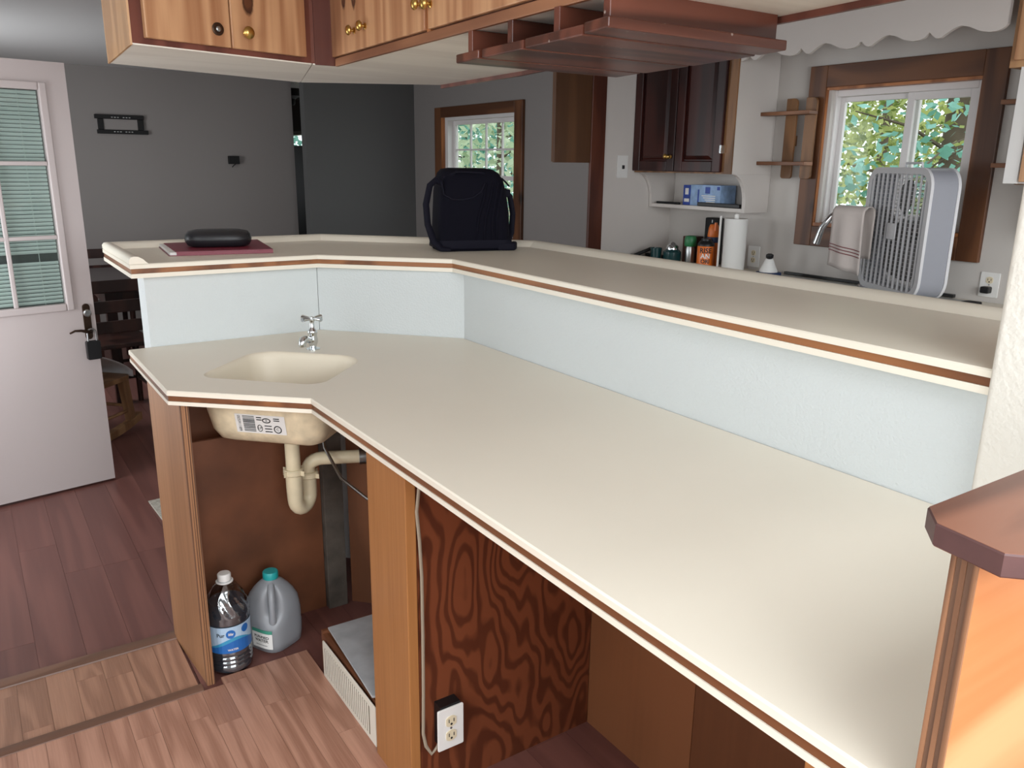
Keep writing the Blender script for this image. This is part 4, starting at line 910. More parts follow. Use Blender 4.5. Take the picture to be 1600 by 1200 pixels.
# small oak shelves either side of the window
def spice_shelf(name, label, y0, y1, ups):
    s = thing(name, label, 'shelf', (3.56, (y0+y1)/2, 1.44), 'small oak shelves beside the kitchen window')
    for y in ups:
        FXm = frame_matrix((0, 0, 0), (0, 1, 0), (0, 0, 1), (1, 0, 0))
        build('upright', MB().prism(rrect(y-0.032, y+0.032, 1.44, 1.828, [0.004, 0.022, 0.014, 0.014], 4), 3.548, 3.562, FXm), M['shelfwood'], s, bevel=0.002)
    for z in (1.505, 1.746): build('shelf_board', MB().box(3.478, 3.5475, y0, y1, z, z+0.018), M['shelfboard'], s, bevel=0.002)
    for y in ups: build('standoff', MB().box(3.562, 3.599, y-0.012, y+0.012, 1.60, 1.65), M['shelfwood'], s)
    return s
spice_shelf('spice_shelf', 'small two-tier oak shelf on the wall between dark cabinet and window', 2.632, 2.985, (2.79, 2.675))
spice_shelf('spice_shelf', 'small two-tier oak shelf mostly hidden past the far casing of the window', 1.618, 1.742, (1.65,))
# scalloped valance
def valance():
    pts = []; y = 2.921; per = 0.302; y_ref = 2.575
    n = 130
    prof = [(0, 2.020), (0.05, 2.006), (0.10, 1.994), (0.16, 1.993), (0.25, 2.010), (0.34, 2.024), (0.42, 2.029), (0.52, 2.022), (0.66, 2.002), (0.78, 1.994), (0.88, 1.994), (0.95, 2.002), (1.0, 2.020)]
    def zz(y):
        t = ((y_ref-y)/per) % 1.0
        for (a, za), (b, zb) in zip(prof, prof[1:]):
            if a <= t <= b: return za+(zb-za)*(t-a)/(b-a)
        return prof[0][1]
    low = [(2.921-(2.921-1.672)*i/n, zz(2.921-(2.921-1.672)*i/n)) for i in range(n+1)]
    FXm = frame_matrix((0, 0, 0), (0, 1, 0), (0, 0, 1), (1, 0, 0))
    vs0 = [Vector((3.30, y, z)) for y, z in low]; vs1 = [Vector((3.30, y, CEIL-0.001)) for y, z in low]
    b0 = [Vector((3.318, y, z)) for y, z in low]; b1_ = [Vector((3.318, y, CEIL-0.001)) for y, z in low]
    return MB().loft([vs1, vs0, b0, b1_], False, False, closed=False)
tag(build('valance', valance(), M['kitchenwhite']), 'white scalloped wooden valance above the kitchen window', 'valance')
# cabinets at the near end of the window
uc = thing('upper_cabinet', 'pine upper cabinet past the far side of the valance', 'cabinet', (3.45, 1.2, 1.86))
build('carcass', MB().box(3.312, 3.598, 0.6, 1.648, 1.861, CEIL-0.001), M['pineside'], uc)
build('door', MB().box(3.292, 3.3115, 1.15, 1.628, 1.885, CEIL-0.03), M['pine'], uc, bevel=0.003); build('door', MB().box(3.292, 3.3115, 0.66, 1.142, 1.885, CEIL-0.03), M['pine'], uc, bevel=0.003)
lc = thing('lower_wall_cabinet', 'white framed wall cabinet with a pine door under the pine cabinet', 'cabinet', (3.45, 1.2, 1.44))
build('carcass', MB().box(3.312, 3.598, 0.6, 1.598, 1.448, 1.8605), M['kitchenwhite'], lc)
build('face_frame', MB().box(3.300, 3.3115, 1.548, 1.598, 1.448, 1.8605).box(3.300, 3.3115, 0.6, 1.548, 1.81, 1.8605), M['white'], lc)
build('door', MB().box(3.290, 3.2995, 1.06, 1.540, 1.455, 1.80), M['pine'], lc, bevel=0.003)
build('bracket', MB().prism([(3.598, 1.447), (3.33, 1.447)]+[(3.33+0.10*math.sin(PI/2*k/8), 1.447-0.16*(1-math.cos(PI/2*k/8))) for k in range(1, 9)]+[(3.43, 1.26), (3.598, 1.26)], 1.48, 1.50, frame_matrix((0, 0, 0), (1, 0, 0), (0, 0, 1), (0, 1, 0))), M['kitchenwhite'], lc)
# brown cabinet hanging by the jamb
hc = thing('end_cabinet', 'flat brown wooden cabinet end hanging beside the tall reddish jamb', 'cabinet', (2.83, 3.65, 1.508))
build('carcass', MB().box(2.707, 2.9505, 3.652, 3.668, 1.51, CEIL-0.001), M['endbrown'], hc)
build('end_board', MB().box(2.703, 2.9505, 3.636, 3.6515, 1.506, CEIL-0.001), M['endbrown'], hc, bevel=0.002)
# counter-top clutter by the kitchen wall
ZK = 0.9525
pt_ = thing('paper_towel_roll', 'white paper towel roll standing on its holder beside the orange cans', 'paper towels', (3.40, 2.955, ZK))
build('roll', MB().lathe([(0.02, 0.012), (0.058, 0.012), (0.059, 0.02), (0.059, 0.276), (0.058, 0.280), (0.02, 0.280)], (3.40, 2.955, ZK), 28), M['paper'], pt_, smooth=40)
build('holder', MB().lathe([(0.075, 0), (0.075, 0.008), (0.012, 0.011), (0.012, 0.30), (0.006, 0.305)], (3.40, 2.955, ZK), 24), M['white'], pt_, smooth=40)
build('holder_arm', MB().tube([(3.37, 3.035, ZK+0.004), (3.37, 3.035, ZK+0.29)], 0.006, 8), M['white'], pt_)
def wrap_text(mb, cx, cy, r, z, face):
    """bend flat text (x right, y up) round an upright cylinder; face = outward angle at text centre"""
    return mb.bend(lambda p: (cx+(r+p.z)*math.cos(face+p.x/r), cy+(r+p.z)*math.sin(face+p.x/r), z+p.y))
dirang = lambda x, y: math.atan2(-y, -x)
cx, cy = 3.39, 3.145
oc = thing('wasp_spray', 'wide orange can with black shoulder lettered RISE AN', 'can', (cx, cy, ZK))
build('body', MB().lathe([(0.042, 0), (0.046, 0.004), (0.046, 0.118), (0.044, 0.122)], (cx, cy, ZK), 28), M['orange'], oc, smooth=40)
build('cap', MB().lathe([(0.046, 0.1222), (0.046, 0.132), (0.036, 0.146), (0.028, 0.150), (0.028, 0.160), (0.01, 0.163)], (cx, cy, ZK), 28), M['black'], oc, smooth=40)
fa = dirang(cx, cy)
build('lettering', wrap_text(text_mb('RISE', 0.038, 0.001, True), cx, cy, 0.0462, ZK+0.098, fa), M['ink'], oc)
o2 = build('lettering', wrap_text(text_mb('AN', 0.036, 0.001, True), cx, cy, 0.0462, ZK+0.068, fa), M['white'], oc); o2['label'] = 'white lettering'
build('lettering', wrap_text(text_mb('ORI', 0.030, 0.001, True), cx, cy, 0.0462, ZK+0.040, fa), M['ink'], oc)
cx, cy = 3.47, 3.17
sc = thing('spray_can', 'tall orange-capped spray can behind the wide orange can', 'can', (cx, cy, ZK))
build('body', MB().lathe([(0.031, 0), (0.033, 0.003), (0.033, 0.15), (0.030, 0.158)], (cx, cy, ZK), 24), M['orange'], sc, smooth=40)
build('band', MB().lathe([(0.0334, 0.135), (0.0334, 0.165), (0.03, 0.166)], (cx, cy, ZK), 24), M['navy'], sc, smooth=40)
build('cap', MB().lathe([(0.032, 0.166), (0.033, 0.17), (0.028, 0.215), (0.022, 0.232), (0.015, 0.235)], (cx, cy, ZK), 24), M['orange'], sc, smooth=40)
build('trigger', MB().box(cx-0.02, cx-0.008, cy-0.032, cy-0.02, ZK+0.2, ZK+0.245), M['orange'], sc)
kb = thing('black_block', 'tall black case standing against the wall behind the spray can', 'case', (3.565, 3.26, ZK))
build('body', MB().box(3.54, 3.597, 3.215, 3.305, ZK, ZK+0.262), M['matteblack'], kb, bevel=0.006)
build('clip', MB().box(3.537, 3.54, 3.245, 3.252, ZK+0.235, ZK+0.252), M['steel'], kb)
cx, cy = 3.40, 3.272
gb = thing('green_capped_bottle', 'small bottle with a green cap beside the dark glass jar', 'bottle', (cx, cy, ZK))
build('body', MB().lathe([(0.024, 0), (0.026, 0.003), (0.026, 0.09), (0.022, 0.108)], (cx, cy, ZK), 20), M['steel'], gb, smooth=40)
build('cap', MB().lathe([(0.030, 0.1082), (0.034, 0.115), (0.034, 0.15), (0.028, 0.165), (0.012, 0.168)], (cx, cy, ZK), 20), M['green'], gb, smooth=40)
cx, cy = 3.36, 3.37
dj = thing('dark_jar', 'dark teal glass jar with a silver lid near the stove', 'jar', (cx, cy, ZK))
build('body', MB().lathe([(0.045, 0), (0.05, 0.006), (0.05, 0.07), (0.036, 0.084)], (cx, cy, ZK), 24), M['tealdark'], dj, smooth=40)
build('lid', MB().lathe([(0.034, 0.0842), (0.034, 0.10), (0.024, 0.112), (0.012, 0.124), (0.004, 0.126)], (cx, cy, ZK), 24), M['chrome'], dj, smooth=40)
tag(build('brown_box', MB().box(3.50, 3.58, 3.345, 3.43, ZK, ZK+0.150), M['brownbox'], bevel=0.003), 'small brown box behind the dark jar', 'box')
cx, cy = 3.33, 3.47
gjr = thing('glass_tumbler', 'small green glass tumbler beside the black stove grate', 'glass', (cx, cy, ZK))
build('body', MB().lathe([(0.025, 0), (0.03, 0.003), (0.034, 0.085), (0.032, 0.086), (0.026, 0.008)], (cx, cy, ZK), 20), M['tealdark'], gjr, smooth=40)
tag(build('black_plate', MB().box(3.43, 3.49, 3.045, 3.065, ZK, ZK+0.13), M['black'], bevel=0.002), 'thin black upright plate between the orange can and paper towels', 'plate')
sv = thing('stove_grate', 'black cast iron stove grate at the far end of the kitchen counter', 'stove grate', (3.25, 3.57, ZK))
g = MB()
for k in range(4): g.box(3.02+k*0.13, 3.04+k*0.13, 3.50, 3.645, ZK+0.004, ZK+0.035)
build('grate_bars', g, M['matteblack'], sv)
build('plate', MB().box(3.0, 3.50, 3.515, 3.648, ZK, ZK+0.006), M['matteblack'], sv)
build('pan_handle', MB().tube([(3.25, 3.58, ZK+0.03), (3.30, 3.56, ZK+0.05), (3.36, 3.54, ZK+0.075)], 0.01, 8), M['matteblack'], sv)
db_ = thing('scrub_brush', 'white dish brush with dark knob resting on a navy base', 'brush', (3.40, 2.712, 0.957))
build('base', MB().prism(rrect(3.345, 3.44, 2.66, 2.765, 0.02, 5), 0.9575, 0.982), M['navy'], db_, bevel=0.004)
build('body', MB().lathe([(0.045, 0.9822), (0.044, 0.99), (0.03, 1.02), (0.02, 1.045), (0.014, 1.05)], (3.39, 2.712, 0), 20), M['white'], db_, smooth=50)
build('knob', MB().lathe([(0.010, 1.045), (0.019, 1.055), (0.019, 1.068), (0.010, 1.074)], (3.385, 2.708, 0), 16), M['black'], db_, smooth=50)
tag(build('coaster', MB().prism(rrect(3.43, 3.52, 1.70, 1.765, 0.02, 4), 0.9522, 0.962), M['matteblack'], bevel=0.002), 'flat black coaster on the kitchen counter behind the box fan', 'coaster')
# ------------------------------------------------------------------ things on the bar
rv = Vector((0.85, -0.527, 0)); av = Vector((0.527, 0.85, 0))
bag = thing('shoulder_bag', 'dark navy shoulder bag standing on the bar in front of the small window', 'bag', (1.63, 2.665, ZU))
yaw = math.radians(16); ex = rv*math.cos(yaw)+av*math.sin(yaw)*1.0; ex = Vector((ex.x, ex.y, 0)).normalized(); ey = Vector((-ex.y, ex.x, 0))
BM = frame_matrix((1.606, 2.678, ZU+0.0005), ex, ey, (0, 0, 1))      # x across the front, y away, z up
def bloop(w, d, r, z, dx=0.0, dy=0.0, n=5): return [Vector((p[0]+dx, p[1]+dy, z)) for p in rrect(-w/2, w/2, -d/2, d/2, r, n)]
bl_l = [bloop(0.270, 0.150, 0.03, 0.0), bloop(0.285, 0.165, 0.035, 0.012), bloop(0.280, 0.165, 0.04, 0.05), bloop(0.272, 0.160, 0.04, 0.14), bloop(0.258, 0.150, 0.04, 0.215, -0.004),
        bloop(0.246, 0.138, 0.045, 0.255, -0.006), bloop(0.226, 0.118, 0.045, 0.280, -0.010), bloop(0.190, 0.090, 0.04, 0.294, -0.016), bloop(0.13, 0.05, 0.02, 0.298, -0.02)]
build('body', MB().loft(bl_l).xf(BM), M['bagcloth'], bag, smooth=70)
fr_ = lambda x, z, o=0.0: (x, -0.0825+0.010*max(0, (z-0.05)/0.2)-o, z)
build('flap_seam', MB().tube([fr_(-0.128, 0.25), fr_(-0.12, 0.205), fr_(-0.09, 0.188), fr_(-0.05, 0.186), fr_(-0.01, 0.195), fr_(0.02, 0.215), fr_(0.035, 0.245)], 0.004, 6).xf(BM), M['bagtrim'], bag, smooth=60)
for x0, x1 in ((0.0, 0.03), (0.03, 0.055), (0.062, 0.075), (0.078, 0.092)):
    build('fold', MB().tube([fr_(x0, 0.04), fr_((x0+x1)/2-0.006, 0.12), fr_(x1, 0.19), fr_(x1+0.012, 0.245)], [0.004, 0.007, 0.007, 0.003], 8).xf(BM), M['bagcloth'], bag, smooth=60)
build('zipper', MB().tube([(-0.115, -0.05, 0.262), (-0.07, -0.062, 0.284), (0.02, -0.060, 0.282), (0.075, -0.05, 0.268), (0.10, 0.0, 0.266)], 0.004, 6).xf(BM), M['bagtrim'], bag, smooth=60)
build('zipper_pull', MB().tube([(0.115, -0.02, 0.262), (0.130, -0.03, 0.246), (0.142, -0.032, 0.232)], [0.003, 0.0035, 0.003], 6).xf(BM), M['bagtrim'], bag, smooth=60)
build('base_strap', MB().loft([bloop(0.292, 0.172, 0.03, 0.010), bloop(0.294, 0.174, 0.03, 0.012), bloop(0.290, 0.172, 0.035, 0.040), bloop(0.285, 0.168, 0.035, 0.040)]).xf(BM), M['bagtrim'], bag, smooth=50)
build('handle', MB().tube([(-0.115, -0.05, 0.240), (-0.146, -0.06, 0.255), (-0.170, -0.07, 0.236), (-0.186, -0.075, 0.17), (-0.182, -0.08, 0.10), (-0.162, -0.085, 0.04), (-0.135, -0.09, 0.012), (-0.10, -0.088, 0.008)], [0.011, 0.012, 0.013, 0.014, 0.014, 0.016, 0.012, 0.008], 10, 0.55).xf(BM), M['bagtrim'], bag, smooth=70)
build('handle', MB().tube([(0.105, 0.02, 0.21), (0.135, 0.0, 0.215), (0.152, -0.01, 0.195), (0.162, -0.015, 0.13), (0.156, -0.02, 0.06), (0.142, -0.02, 0.02)], [0.010, 0.011, 0.011, 0.011, 0.011, 0.009], 10, 0.55).xf(BM), M['bagtrim'], bag, smooth=70)
build('strap_tab', MB().box(0.115, 0.150, -0.025, 0.035, 0.192, 0.222).xf(BM), M['bagtrim'], bag, bevel=0.005)
build('trailing_strap', MB().prism([(0.08, -0.087), (0.15, -0.09), (0.172, -0.045), (0.158, -0.03), (0.135, -0.06)], 0.0, 0.030).xf(BM), M['bagtrim'], bag, bevel=0.006)
nb = thing('folder', 'maroon folder of papers lying flat on the short bar end', 'folder', (0.79, 3.17, ZU))
k_ = 0.977
Q = [(0.607, 3.27), (0.575, 2.935), (0.912, 2.878), (0.975, 3.265)]
build('back_cover', MB().prism(Q, ZU+0.0004, ZU+0.0025), M['maroon'], nb)
build('pages', MB().prism(inset_poly(Q, 0.004), ZU+0.0026, ZU+0.012), M['paper'], nb)
build('spine_flap', MB().prism([(0.600, 2.9315), (0.911, 2.8775), (0.9114, 2.8755), (0.599, 2.9295)], ZU+0.0026, ZU+0.012), M['maroon'], nb)
build('front_cover', MB().prism([(0.625, 3.265), (0.598, 2.932), (0.912, 2.878), (0.975, 3.265)], ZU+0.0121, ZU+0.0145), M['maroon'], nb)
gc = thing('glasses_case', 'black oval zipped glasses case lying on the maroon folder', 'case', (0.775, 3.07, ZU+0.0145))
GM = frame_matrix((0.772, 3.055, ZU+0.0150), Vector((0.965, -0.262, 0)), Vector((0.262, 0.965, 0)), (0, 0, 1))
def gl_(w, d, z): return [Vector((w/2*(abs(math.cos(t))**0.6)*(1 if math.cos(t) > 0 else -1), d/2*(abs(math.sin(t))**0.75)*(1 if math.sin(t) > 0 else -1), z)) for t in [2*PI*i/32 for i in range(32)]]
build('lower_shell', MB().loft([gl_(0.185, 0.075, 0.0), gl_(0.212, 0.095, 0.006), gl_(0.226, 0.106, 0.018), gl_(0.228, 0.108, 0.026)]).xf(GM), M['leather'], gc, smooth=50)
build('upper_shell', MB().loft([gl_(0.228, 0.108, 0.031), gl_(0.224, 0.104, 0.042), gl_(0.205, 0.088, 0.054), gl_(0.15, 0.06, 0.060)]).xf(GM), M['leather'], gc, smooth=50)
build('zipper', MB().loft([gl_(0.229, 0.109, 0.0262), gl_(0.229, 0.109, 0.0308)]).xf(GM), M['black'], gc, smooth=50)

# ------------------------------------------------------------------ water containers
bt = thing('water_bottle', 'clear plastic water bottle with a blue label standing against the end panel', 'bottle', (0.515, 2.29, 0.0))
bx_, by_ = 0.515, 2.290
def bot(r, z, rip=0.0, tw=0.0, n=90): return [Vector((bx_+r*(1+rip*math.cos(10*(t+tw)))*math.cos(t), by_+r*(1+rip*math.cos(10*(t+tw)))*math.sin(t), z)) for t in [2*PI*i/n for i in range(n)]]
Ls = [bot(0.05, 0.001), bot(0.062, 0.006), bot(0.064, 0.02)]
for z in (0.028, 0.042, 0.056): Ls += [bot(0.064, z), bot(0.060, z+0.005), bot(0.064, z+0.010)]
Ls += [bot(0.062, 0.072), bot(0.062, 0.165), bot(0.065, 0.172), bot(0.062, 0.180), bot(0.065, 0.188)]
for i in range(9): f_ = i/8; Ls.append(bot(0.064-0.030*f_**1.6, 0.192+0.080*f_, 0.085*math.sin(PI*min(1, f_*1.15+0.08)), 0.75*f_))
Ls += [bot(0.024, 0.280), bot(0.020, 0.284), bot(0.020, 0.290)]
build('body', MB().loft(Ls), M['clear'], bt, smooth=60)
build('water', MB().loft([bot(0.048, 0.003), bot(0.060, 0.010), bot(0.0585, 0.09), bot(0.0595, 0.185), bot(0.05, 0.225)]), plain('water_dark', (70, 74, 80), 0.05, var=0.2, vscale=12), bt, smooth=60)
build('neck_ring', MB().lathe([(0.022, 0.283), (0.025, 0.284), (0.025, 0.287), (0.022, 0.288)], (bx_, by_, 0), 24), M['white'], bt, smooth=40)
cpn = MB().lathe([(0.019, 0.2885), (0.0195, 0.291), (0.0195, 0.308), (0.017, 0.311), (0.008, 0.3115)], (bx_, by_, 0), 30)
cpo = build('cap', cpn, M['white'], bt, smooth=40); cpo['label'] = 'white screw cap'
fb = math.atan2(-by_, -bx_)
def band(r, z0f, z1f, a0, a1, n=24): 
    mb = MB(); g = []
    for i in range(n+1):
        a = a0+(a1-a0)*i/n; g.append((Vector((bx_+r*math.cos(a), by_+r*math.sin(a), z0f(a))), Vector((bx_+r*math.cos(a), by_+r*math.sin(a), z1f(a)))))
    return mb.add([p for q in g for p in q], [(2*i, 2*i+2, 2*i+3, 2*i+1) for i in range(n)])
wv = lambda a: 0.108+0.012*math.sin(2.2*(a-fb)+0.6)
lb = build('label', band(0.0640, wv, lambda a: 0.163, fb-2.2, fb+2.2), M['labelpale'], bt); lb['label'] = 'blue and white paper label'
build('label_wave', band(0.0641, lambda a: 0.077, wv, fb-2.2, fb+2.2), M['labelblue'], bt)
build('label_wave', band(0.0644, lambda a: wv(a)-0.002, lambda a: wv(a)+0.010*max(0, math.sin(1.5*(a-fb)+1.6)), fb-0.9, fb+1.6), plain('label_teal', (64, 150, 190), 0.4), bt)
def disc(cx_, cz_, r): return MB().add([Vector((cx_+r*math.cos(2*PI*i/20), cz_+r*math.sin(2*PI*i/20), 0)) for i in range(20)], [tuple(range(20))])
build('label_disc', wrap_text(disc(0.004, 0.140, 0.014), bx_, by_, 0.0646, 0.0, fb), M['labelblue'], bt)
build('label_disc', wrap_text(disc(0.050, 0.146, 0.013), bx_, by_, 0.0646, 0.0, fb), M['labelblue'], bt)
build('label_text', wrap_text(text_mb('Pur', 0.017, 0.0, True), bx_-0.0, by_, 0.0648, 0.138, fb-0.4), M['ink'], bt)
build('label_text', wrap_text(text_mb('life', 0.012, 0.0, True), bx_, by_, 0.0650, 0.140, fb+0.06), M['paper'], bt)
build('label_text', wrap_text(text_mb('WATER', 0.009, 0.0, True), bx_, by_, 0.0648, 0.088, fb+0.12), M['paper'], bt)

jg = thing('water_jug', 'translucent plastic gallon jug with a teal cap behind the water bottle', 'jug', (0.668, 2.345, 0.0))
jx, jy = 0.668, 2.345; hdir = math.radians(252)
def jl(r, z, dent=0.0, sq=0.72, n=44):
    out = []
    for i in range(n):
        t = 2*PI*i/n
        q = r/((abs(math.cos(t-hdir+PI/4))**(2/sq*1.3)+abs(math.sin(t-hdir+PI/4))**(2/sq*1.3))**(sq/2.6))
        d = (t-hdir+PI) % (2*PI)-PI
        q *= 1-dent*math.exp(-(d/0.42)**2)
        out.append(Vector((jx+q*math.cos(t), jy+q*math.sin(t), z)))
    return out
JL = [jl(0.058, 0.001), jl(0.070, 0.006), jl(0.073, 0.03), jl(0.0745, 0.07), jl(0.073, 0.078), jl(0.0735, 0.095), jl(0.073, 0.115, 0.28), jl(0.071, 0.135, 0.46), jl(0.067, 0.16, 0.52), jl(0.059, 0.182, 0.50, 0.85), jl(0.049, 0.198, 0.35, 0.95), jl(0.036, 0.213, 0.12, 1.0), jl(0.026, 0.221, 0, 1.0), jl(0.021, 0.224, 0, 1.0), jl(0.021, 0.232, 0, 1.0)]
build('body', MB().loft(JL), M['milky'], jg, smooth=70)
hv = Vector((math.cos(hdir), math.sin(hdir), 0)); J0 = Vector((jx, jy, 0))
build('handle', MB().tube([J0+hv*0.030+Vector((0, 0, 0.214)), J0+hv*0.046+Vector((0, 0, 0.203)), J0+hv*0.058+Vector((0, 0, 0.180)), J0+hv*0.066+Vector((0, 0, 0.145)), J0+hv*0.070+Vector((0, 0, 0.115)), J0+hv*0.066+Vector((0, 0, 0.095))], [0.011, 0.0115, 0.0105, 0.010, 0.011, 0.013], 12), M['milky'], jg, smooth=70)
jc = build('cap', MB().lathe([(0.0235, 0.2262), (0.024, 0.229), (0.024, 0.246), (0.022, 0.249), (0.01, 0.2495)], (jx, jy, 0), 30), M['teal'], jg, smooth=40); jc['label'] = 'teal screw cap'
LA = math.radians(228)
def jplate(x0, x1, z0, z1, lift):
    mb = MB(); g = []
    for i in range(9):
        x = x0+(x1-x0)*i/8; a = LA+x/0.072
        q = 0.0745/((abs(math.cos(a-hdir+PI/4))**(2/0.72*1.3)+abs(math.sin(a-hdir+PI/4))**(2/0.72*1.3))**(0.72/2.6))+lift
        g += [Vector((jx+q*math.cos(a), jy+q*math.sin(a), z0)), Vector((jx+q*math.cos(a), jy+q*math.sin(a), z1))]
    return mb.add(g, [(2*i, 2*i+2, 2*i+3, 2*i+1) for i in range(8)])
jlb = build('label', jplate(-0.042, 0.026, 0.022, 0.074, 0.0012), M['paper'], jg); jlb['label'] = 'white paper label'
build('label_band', jplate(-0.042, 0.026, 0.0745, 0.086, 0.0012), plain('label_green', (70, 146, 124), 0.5), jg)
def jtext(body, size, x, z):
    def fn(p):
        a = LA+(x+p.x)/0.072
        q = 0.0745/((abs(math.cos(a-hdir+PI/4))**(2/0.72*1.3)+abs(math.sin(a-hdir+PI/4))**(2/0.72*1.3))**(0.72/2.6))+0.002
        return (jx+q*math.cos(a), jy+q*math.sin(a), z+p.y)
    return text_mb(body, size, 0.0, True).bend(fn)
build('label_text', jtext('PURIFIED', 0.0125, -0.008, 0.060), M['ink'], jg); build('label_text', jtext('WATER', 0.0135, -0.008, 0.048), M['ink'], jg)
build('label_line', jplate(-0.028, 0.012, 0.032, 0.0335, 0.0018), M['ink'], jg)

# ------------------------------------------------------------------ dining side
fv = thing('wall_frame', 'small black ornate frame with a gray center high on the gray wall', 'wall frame', (1.195, 7.49, 1.70))
for x0, x1, z0, z1 in ((1.01, 1.375, 1.815, 1.848), (1.02, 1.40, 1.700, 1.732)): build('bar', MB().box(x0, x1, 7.470, 7.499, z0-0.012, z1-0.012).xf(Matrix.Translation((0, 0, 0))), M['matteblack'], fv, bevel=0.004)
for x0, x1 in ((1.03, 1.072), (1.325, 1.37)): build('side', MB().box(x0, x1, 7.474, 7.499, 1.721, 1.802), M['matteblack'], fv, bevel=0.004)
build('center_plate', MB().box(1.073, 1.324, 7.485, 7.499, 1.721, 1.802), M['graywall'], fv)
for k in range(6):
    x = 1.13+k*0.022+(0.02 if k > 2 else 0)
    build('stud_dot', MB().box(x, x+0.012, 7.466, 7.4699, 1.812, 1.818), M['steel'], fv); build('stud_dot', MB().box(x+0.01, x+0.022, 7.466, 7.4699, 1.702, 1.708), M['steel'], fv)
th = thing('thermostat', 'small black wall box with a dangling wire on the gray wall', 'thermostat', (2.07, 7.49, 1.45))
build('body', MB().box(2.03, 2.122, 7.46, 7.499, 1.462, 1.530), M['matteblack'], th, bevel=0.004)
build('wire', MB().tube([(2.09, 7.475, 1.465), (2.07, 7.47, 1.45), (2.055, 7.47, 1.435)], 0.004, 6), M['matteblack'], th)
hl = thing('hall_lamp', 'small black ceiling lamp glimpsed down the hall', 'ceiling lamp', (2.99, 8.5, 2.05))
build('canopy', MB().lathe([(0.03, 2.10), (0.09, 2.13), (0.10, 2.198)], (2.99, 8.5, 0), 20), M['matteblack'], hl, smooth=40)
build('bulb_holder', MB().lathe([(0.02, 2.04), (0.03, 2.06), (0.03, 2.10)], (2.99, 8.5, 0), 16), M['matteblack'], hl, smooth=40)
dk = thing('hall_dresser', 'dark tall dresser glimpsed at the end of the hall', 'dresser', (3.45, 10.0, 0))
build('carcass', MB().box(3.25, 3.595, 9.3, 10.78, 0, 1.66), M['matteblack'], dk, bevel=0.004)
build('handle', MB().tube([(3.235, 9.85, 1.3), (3.23, 9.9, 1.2), (3.235, 9.9, 1.0)], 0.01, 8), M['bronze'], dk)
tb = thing('dining_table', 'dark dining table half hidden behind the white door and bar', 'table', (1.25, 5.9, 0))
build('tabletop', MB().prism(rrect(0.60, 1.9, 5.38, 6.45, 0.05, 4), 0.715, 0.745), M['tablewood'], tb, bevel=0.004)
build('apron', MB().box(0.68, 1.82, 5.46, 5.48, 0.63, 0.714).box(0.68, 1.82, 6.35, 6.37, 0.63, 0.714).box(0.68, 0.70, 5.48, 6.35, 0.63, 0.714).box(1.80, 1.82, 5.48, 6.35, 0.63, 0.714), M['darkwood'], tb)
for x in (0.68, 1.76):
    for y in (5.46, 6.31): build('leg', MB().box(x, x+0.06, y, y+0.06, 0, 0.63), M['darkwood'], tb, bevel=0.003)
CHAIR_LABEL = ['dark ladder-back dining chair closest to the white door', 'dark ladder-back dining chair tucked under the table behind the white low wall', 'dark ladder-back dining chair on the far side of the table']
def make_chair():
    c = thing('dining_chair', CHAIR_LABEL[0], 'chair', (0, 0, 0), 'dark chairs around the dining table')
    build('seat', MB().prism(rrect(-0.21, 0.21, -0.2, 0.22, 0.04, 4), 0.43, 0.455), M['darkwood'], c, bevel=0.004)
    for x in (-0.18, 0.18):
        build('leg', MB().tube([(x, 0.17, 0), (x, 0.17, 0.43)], [0.016, 0.02], 10), M['darkwood'], c, smooth=60)
        build('back_post', MB().tube([(x, -0.22, 0), (x, -0.18, 0.43), (x, -0.25, 0.86)], [0.016, 0.02, 0.016], 10), M['darkwood'], c, smooth=60)
    for z in (0.56, 0.68, 0.80):
        d = -0.18-0.07*(z-0.43)/0.43
        build('back_slat', MB().box(-0.17, 0.17, d-0.008, d+0.008, z-0.035, z+0.035), M['darkwood'], c, bevel=0.004)
    for z in (0.16, 0.27): build('stretcher', MB().tube([(-0.17, 0.17, z), (0.17, 0.17, z)], 0.010, 8).tube([(-0.175, -0.20, z), (-0.175, 0.17, z)], 0.010, 8).tube([(0.175, -0.20, z), (0.175, 0.17, z)], 0.010, 8), M['darkwood'], c, smooth=60)
    return c
ch0 = make_chair()
for i, (x, y, rz) in enumerate(((0.66, 5.30, 0.1), (1.20, 5.34, -0.1), (0.80, 6.66, PI))):
    c = ch0 if i == 0 else copy_tree(ch0)
    c.location = (x, y, 0.0005); c.rotation_euler = (0, 0, rz); c['label'] = CHAIR_LABEL[i]
rc = thing('rocking_chair', 'low wooden rocking chair half hidden behind the white door', 'chair', (0.408, 4.872, 0))
RM = frame_matrix((0.408, 4.872, 0.0), (-0.70, 0.714, 0), (-0.714, -0.70, 0), (0, 0, 1))   # x across, y towards the backrest
build('seat', MB().prism(rrect(-0.20, 0.20, -0.20, 0.22, 0.03, 4), 0.300, 0.328).xf(RM), M['rocker'], rc, bevel=0.004)
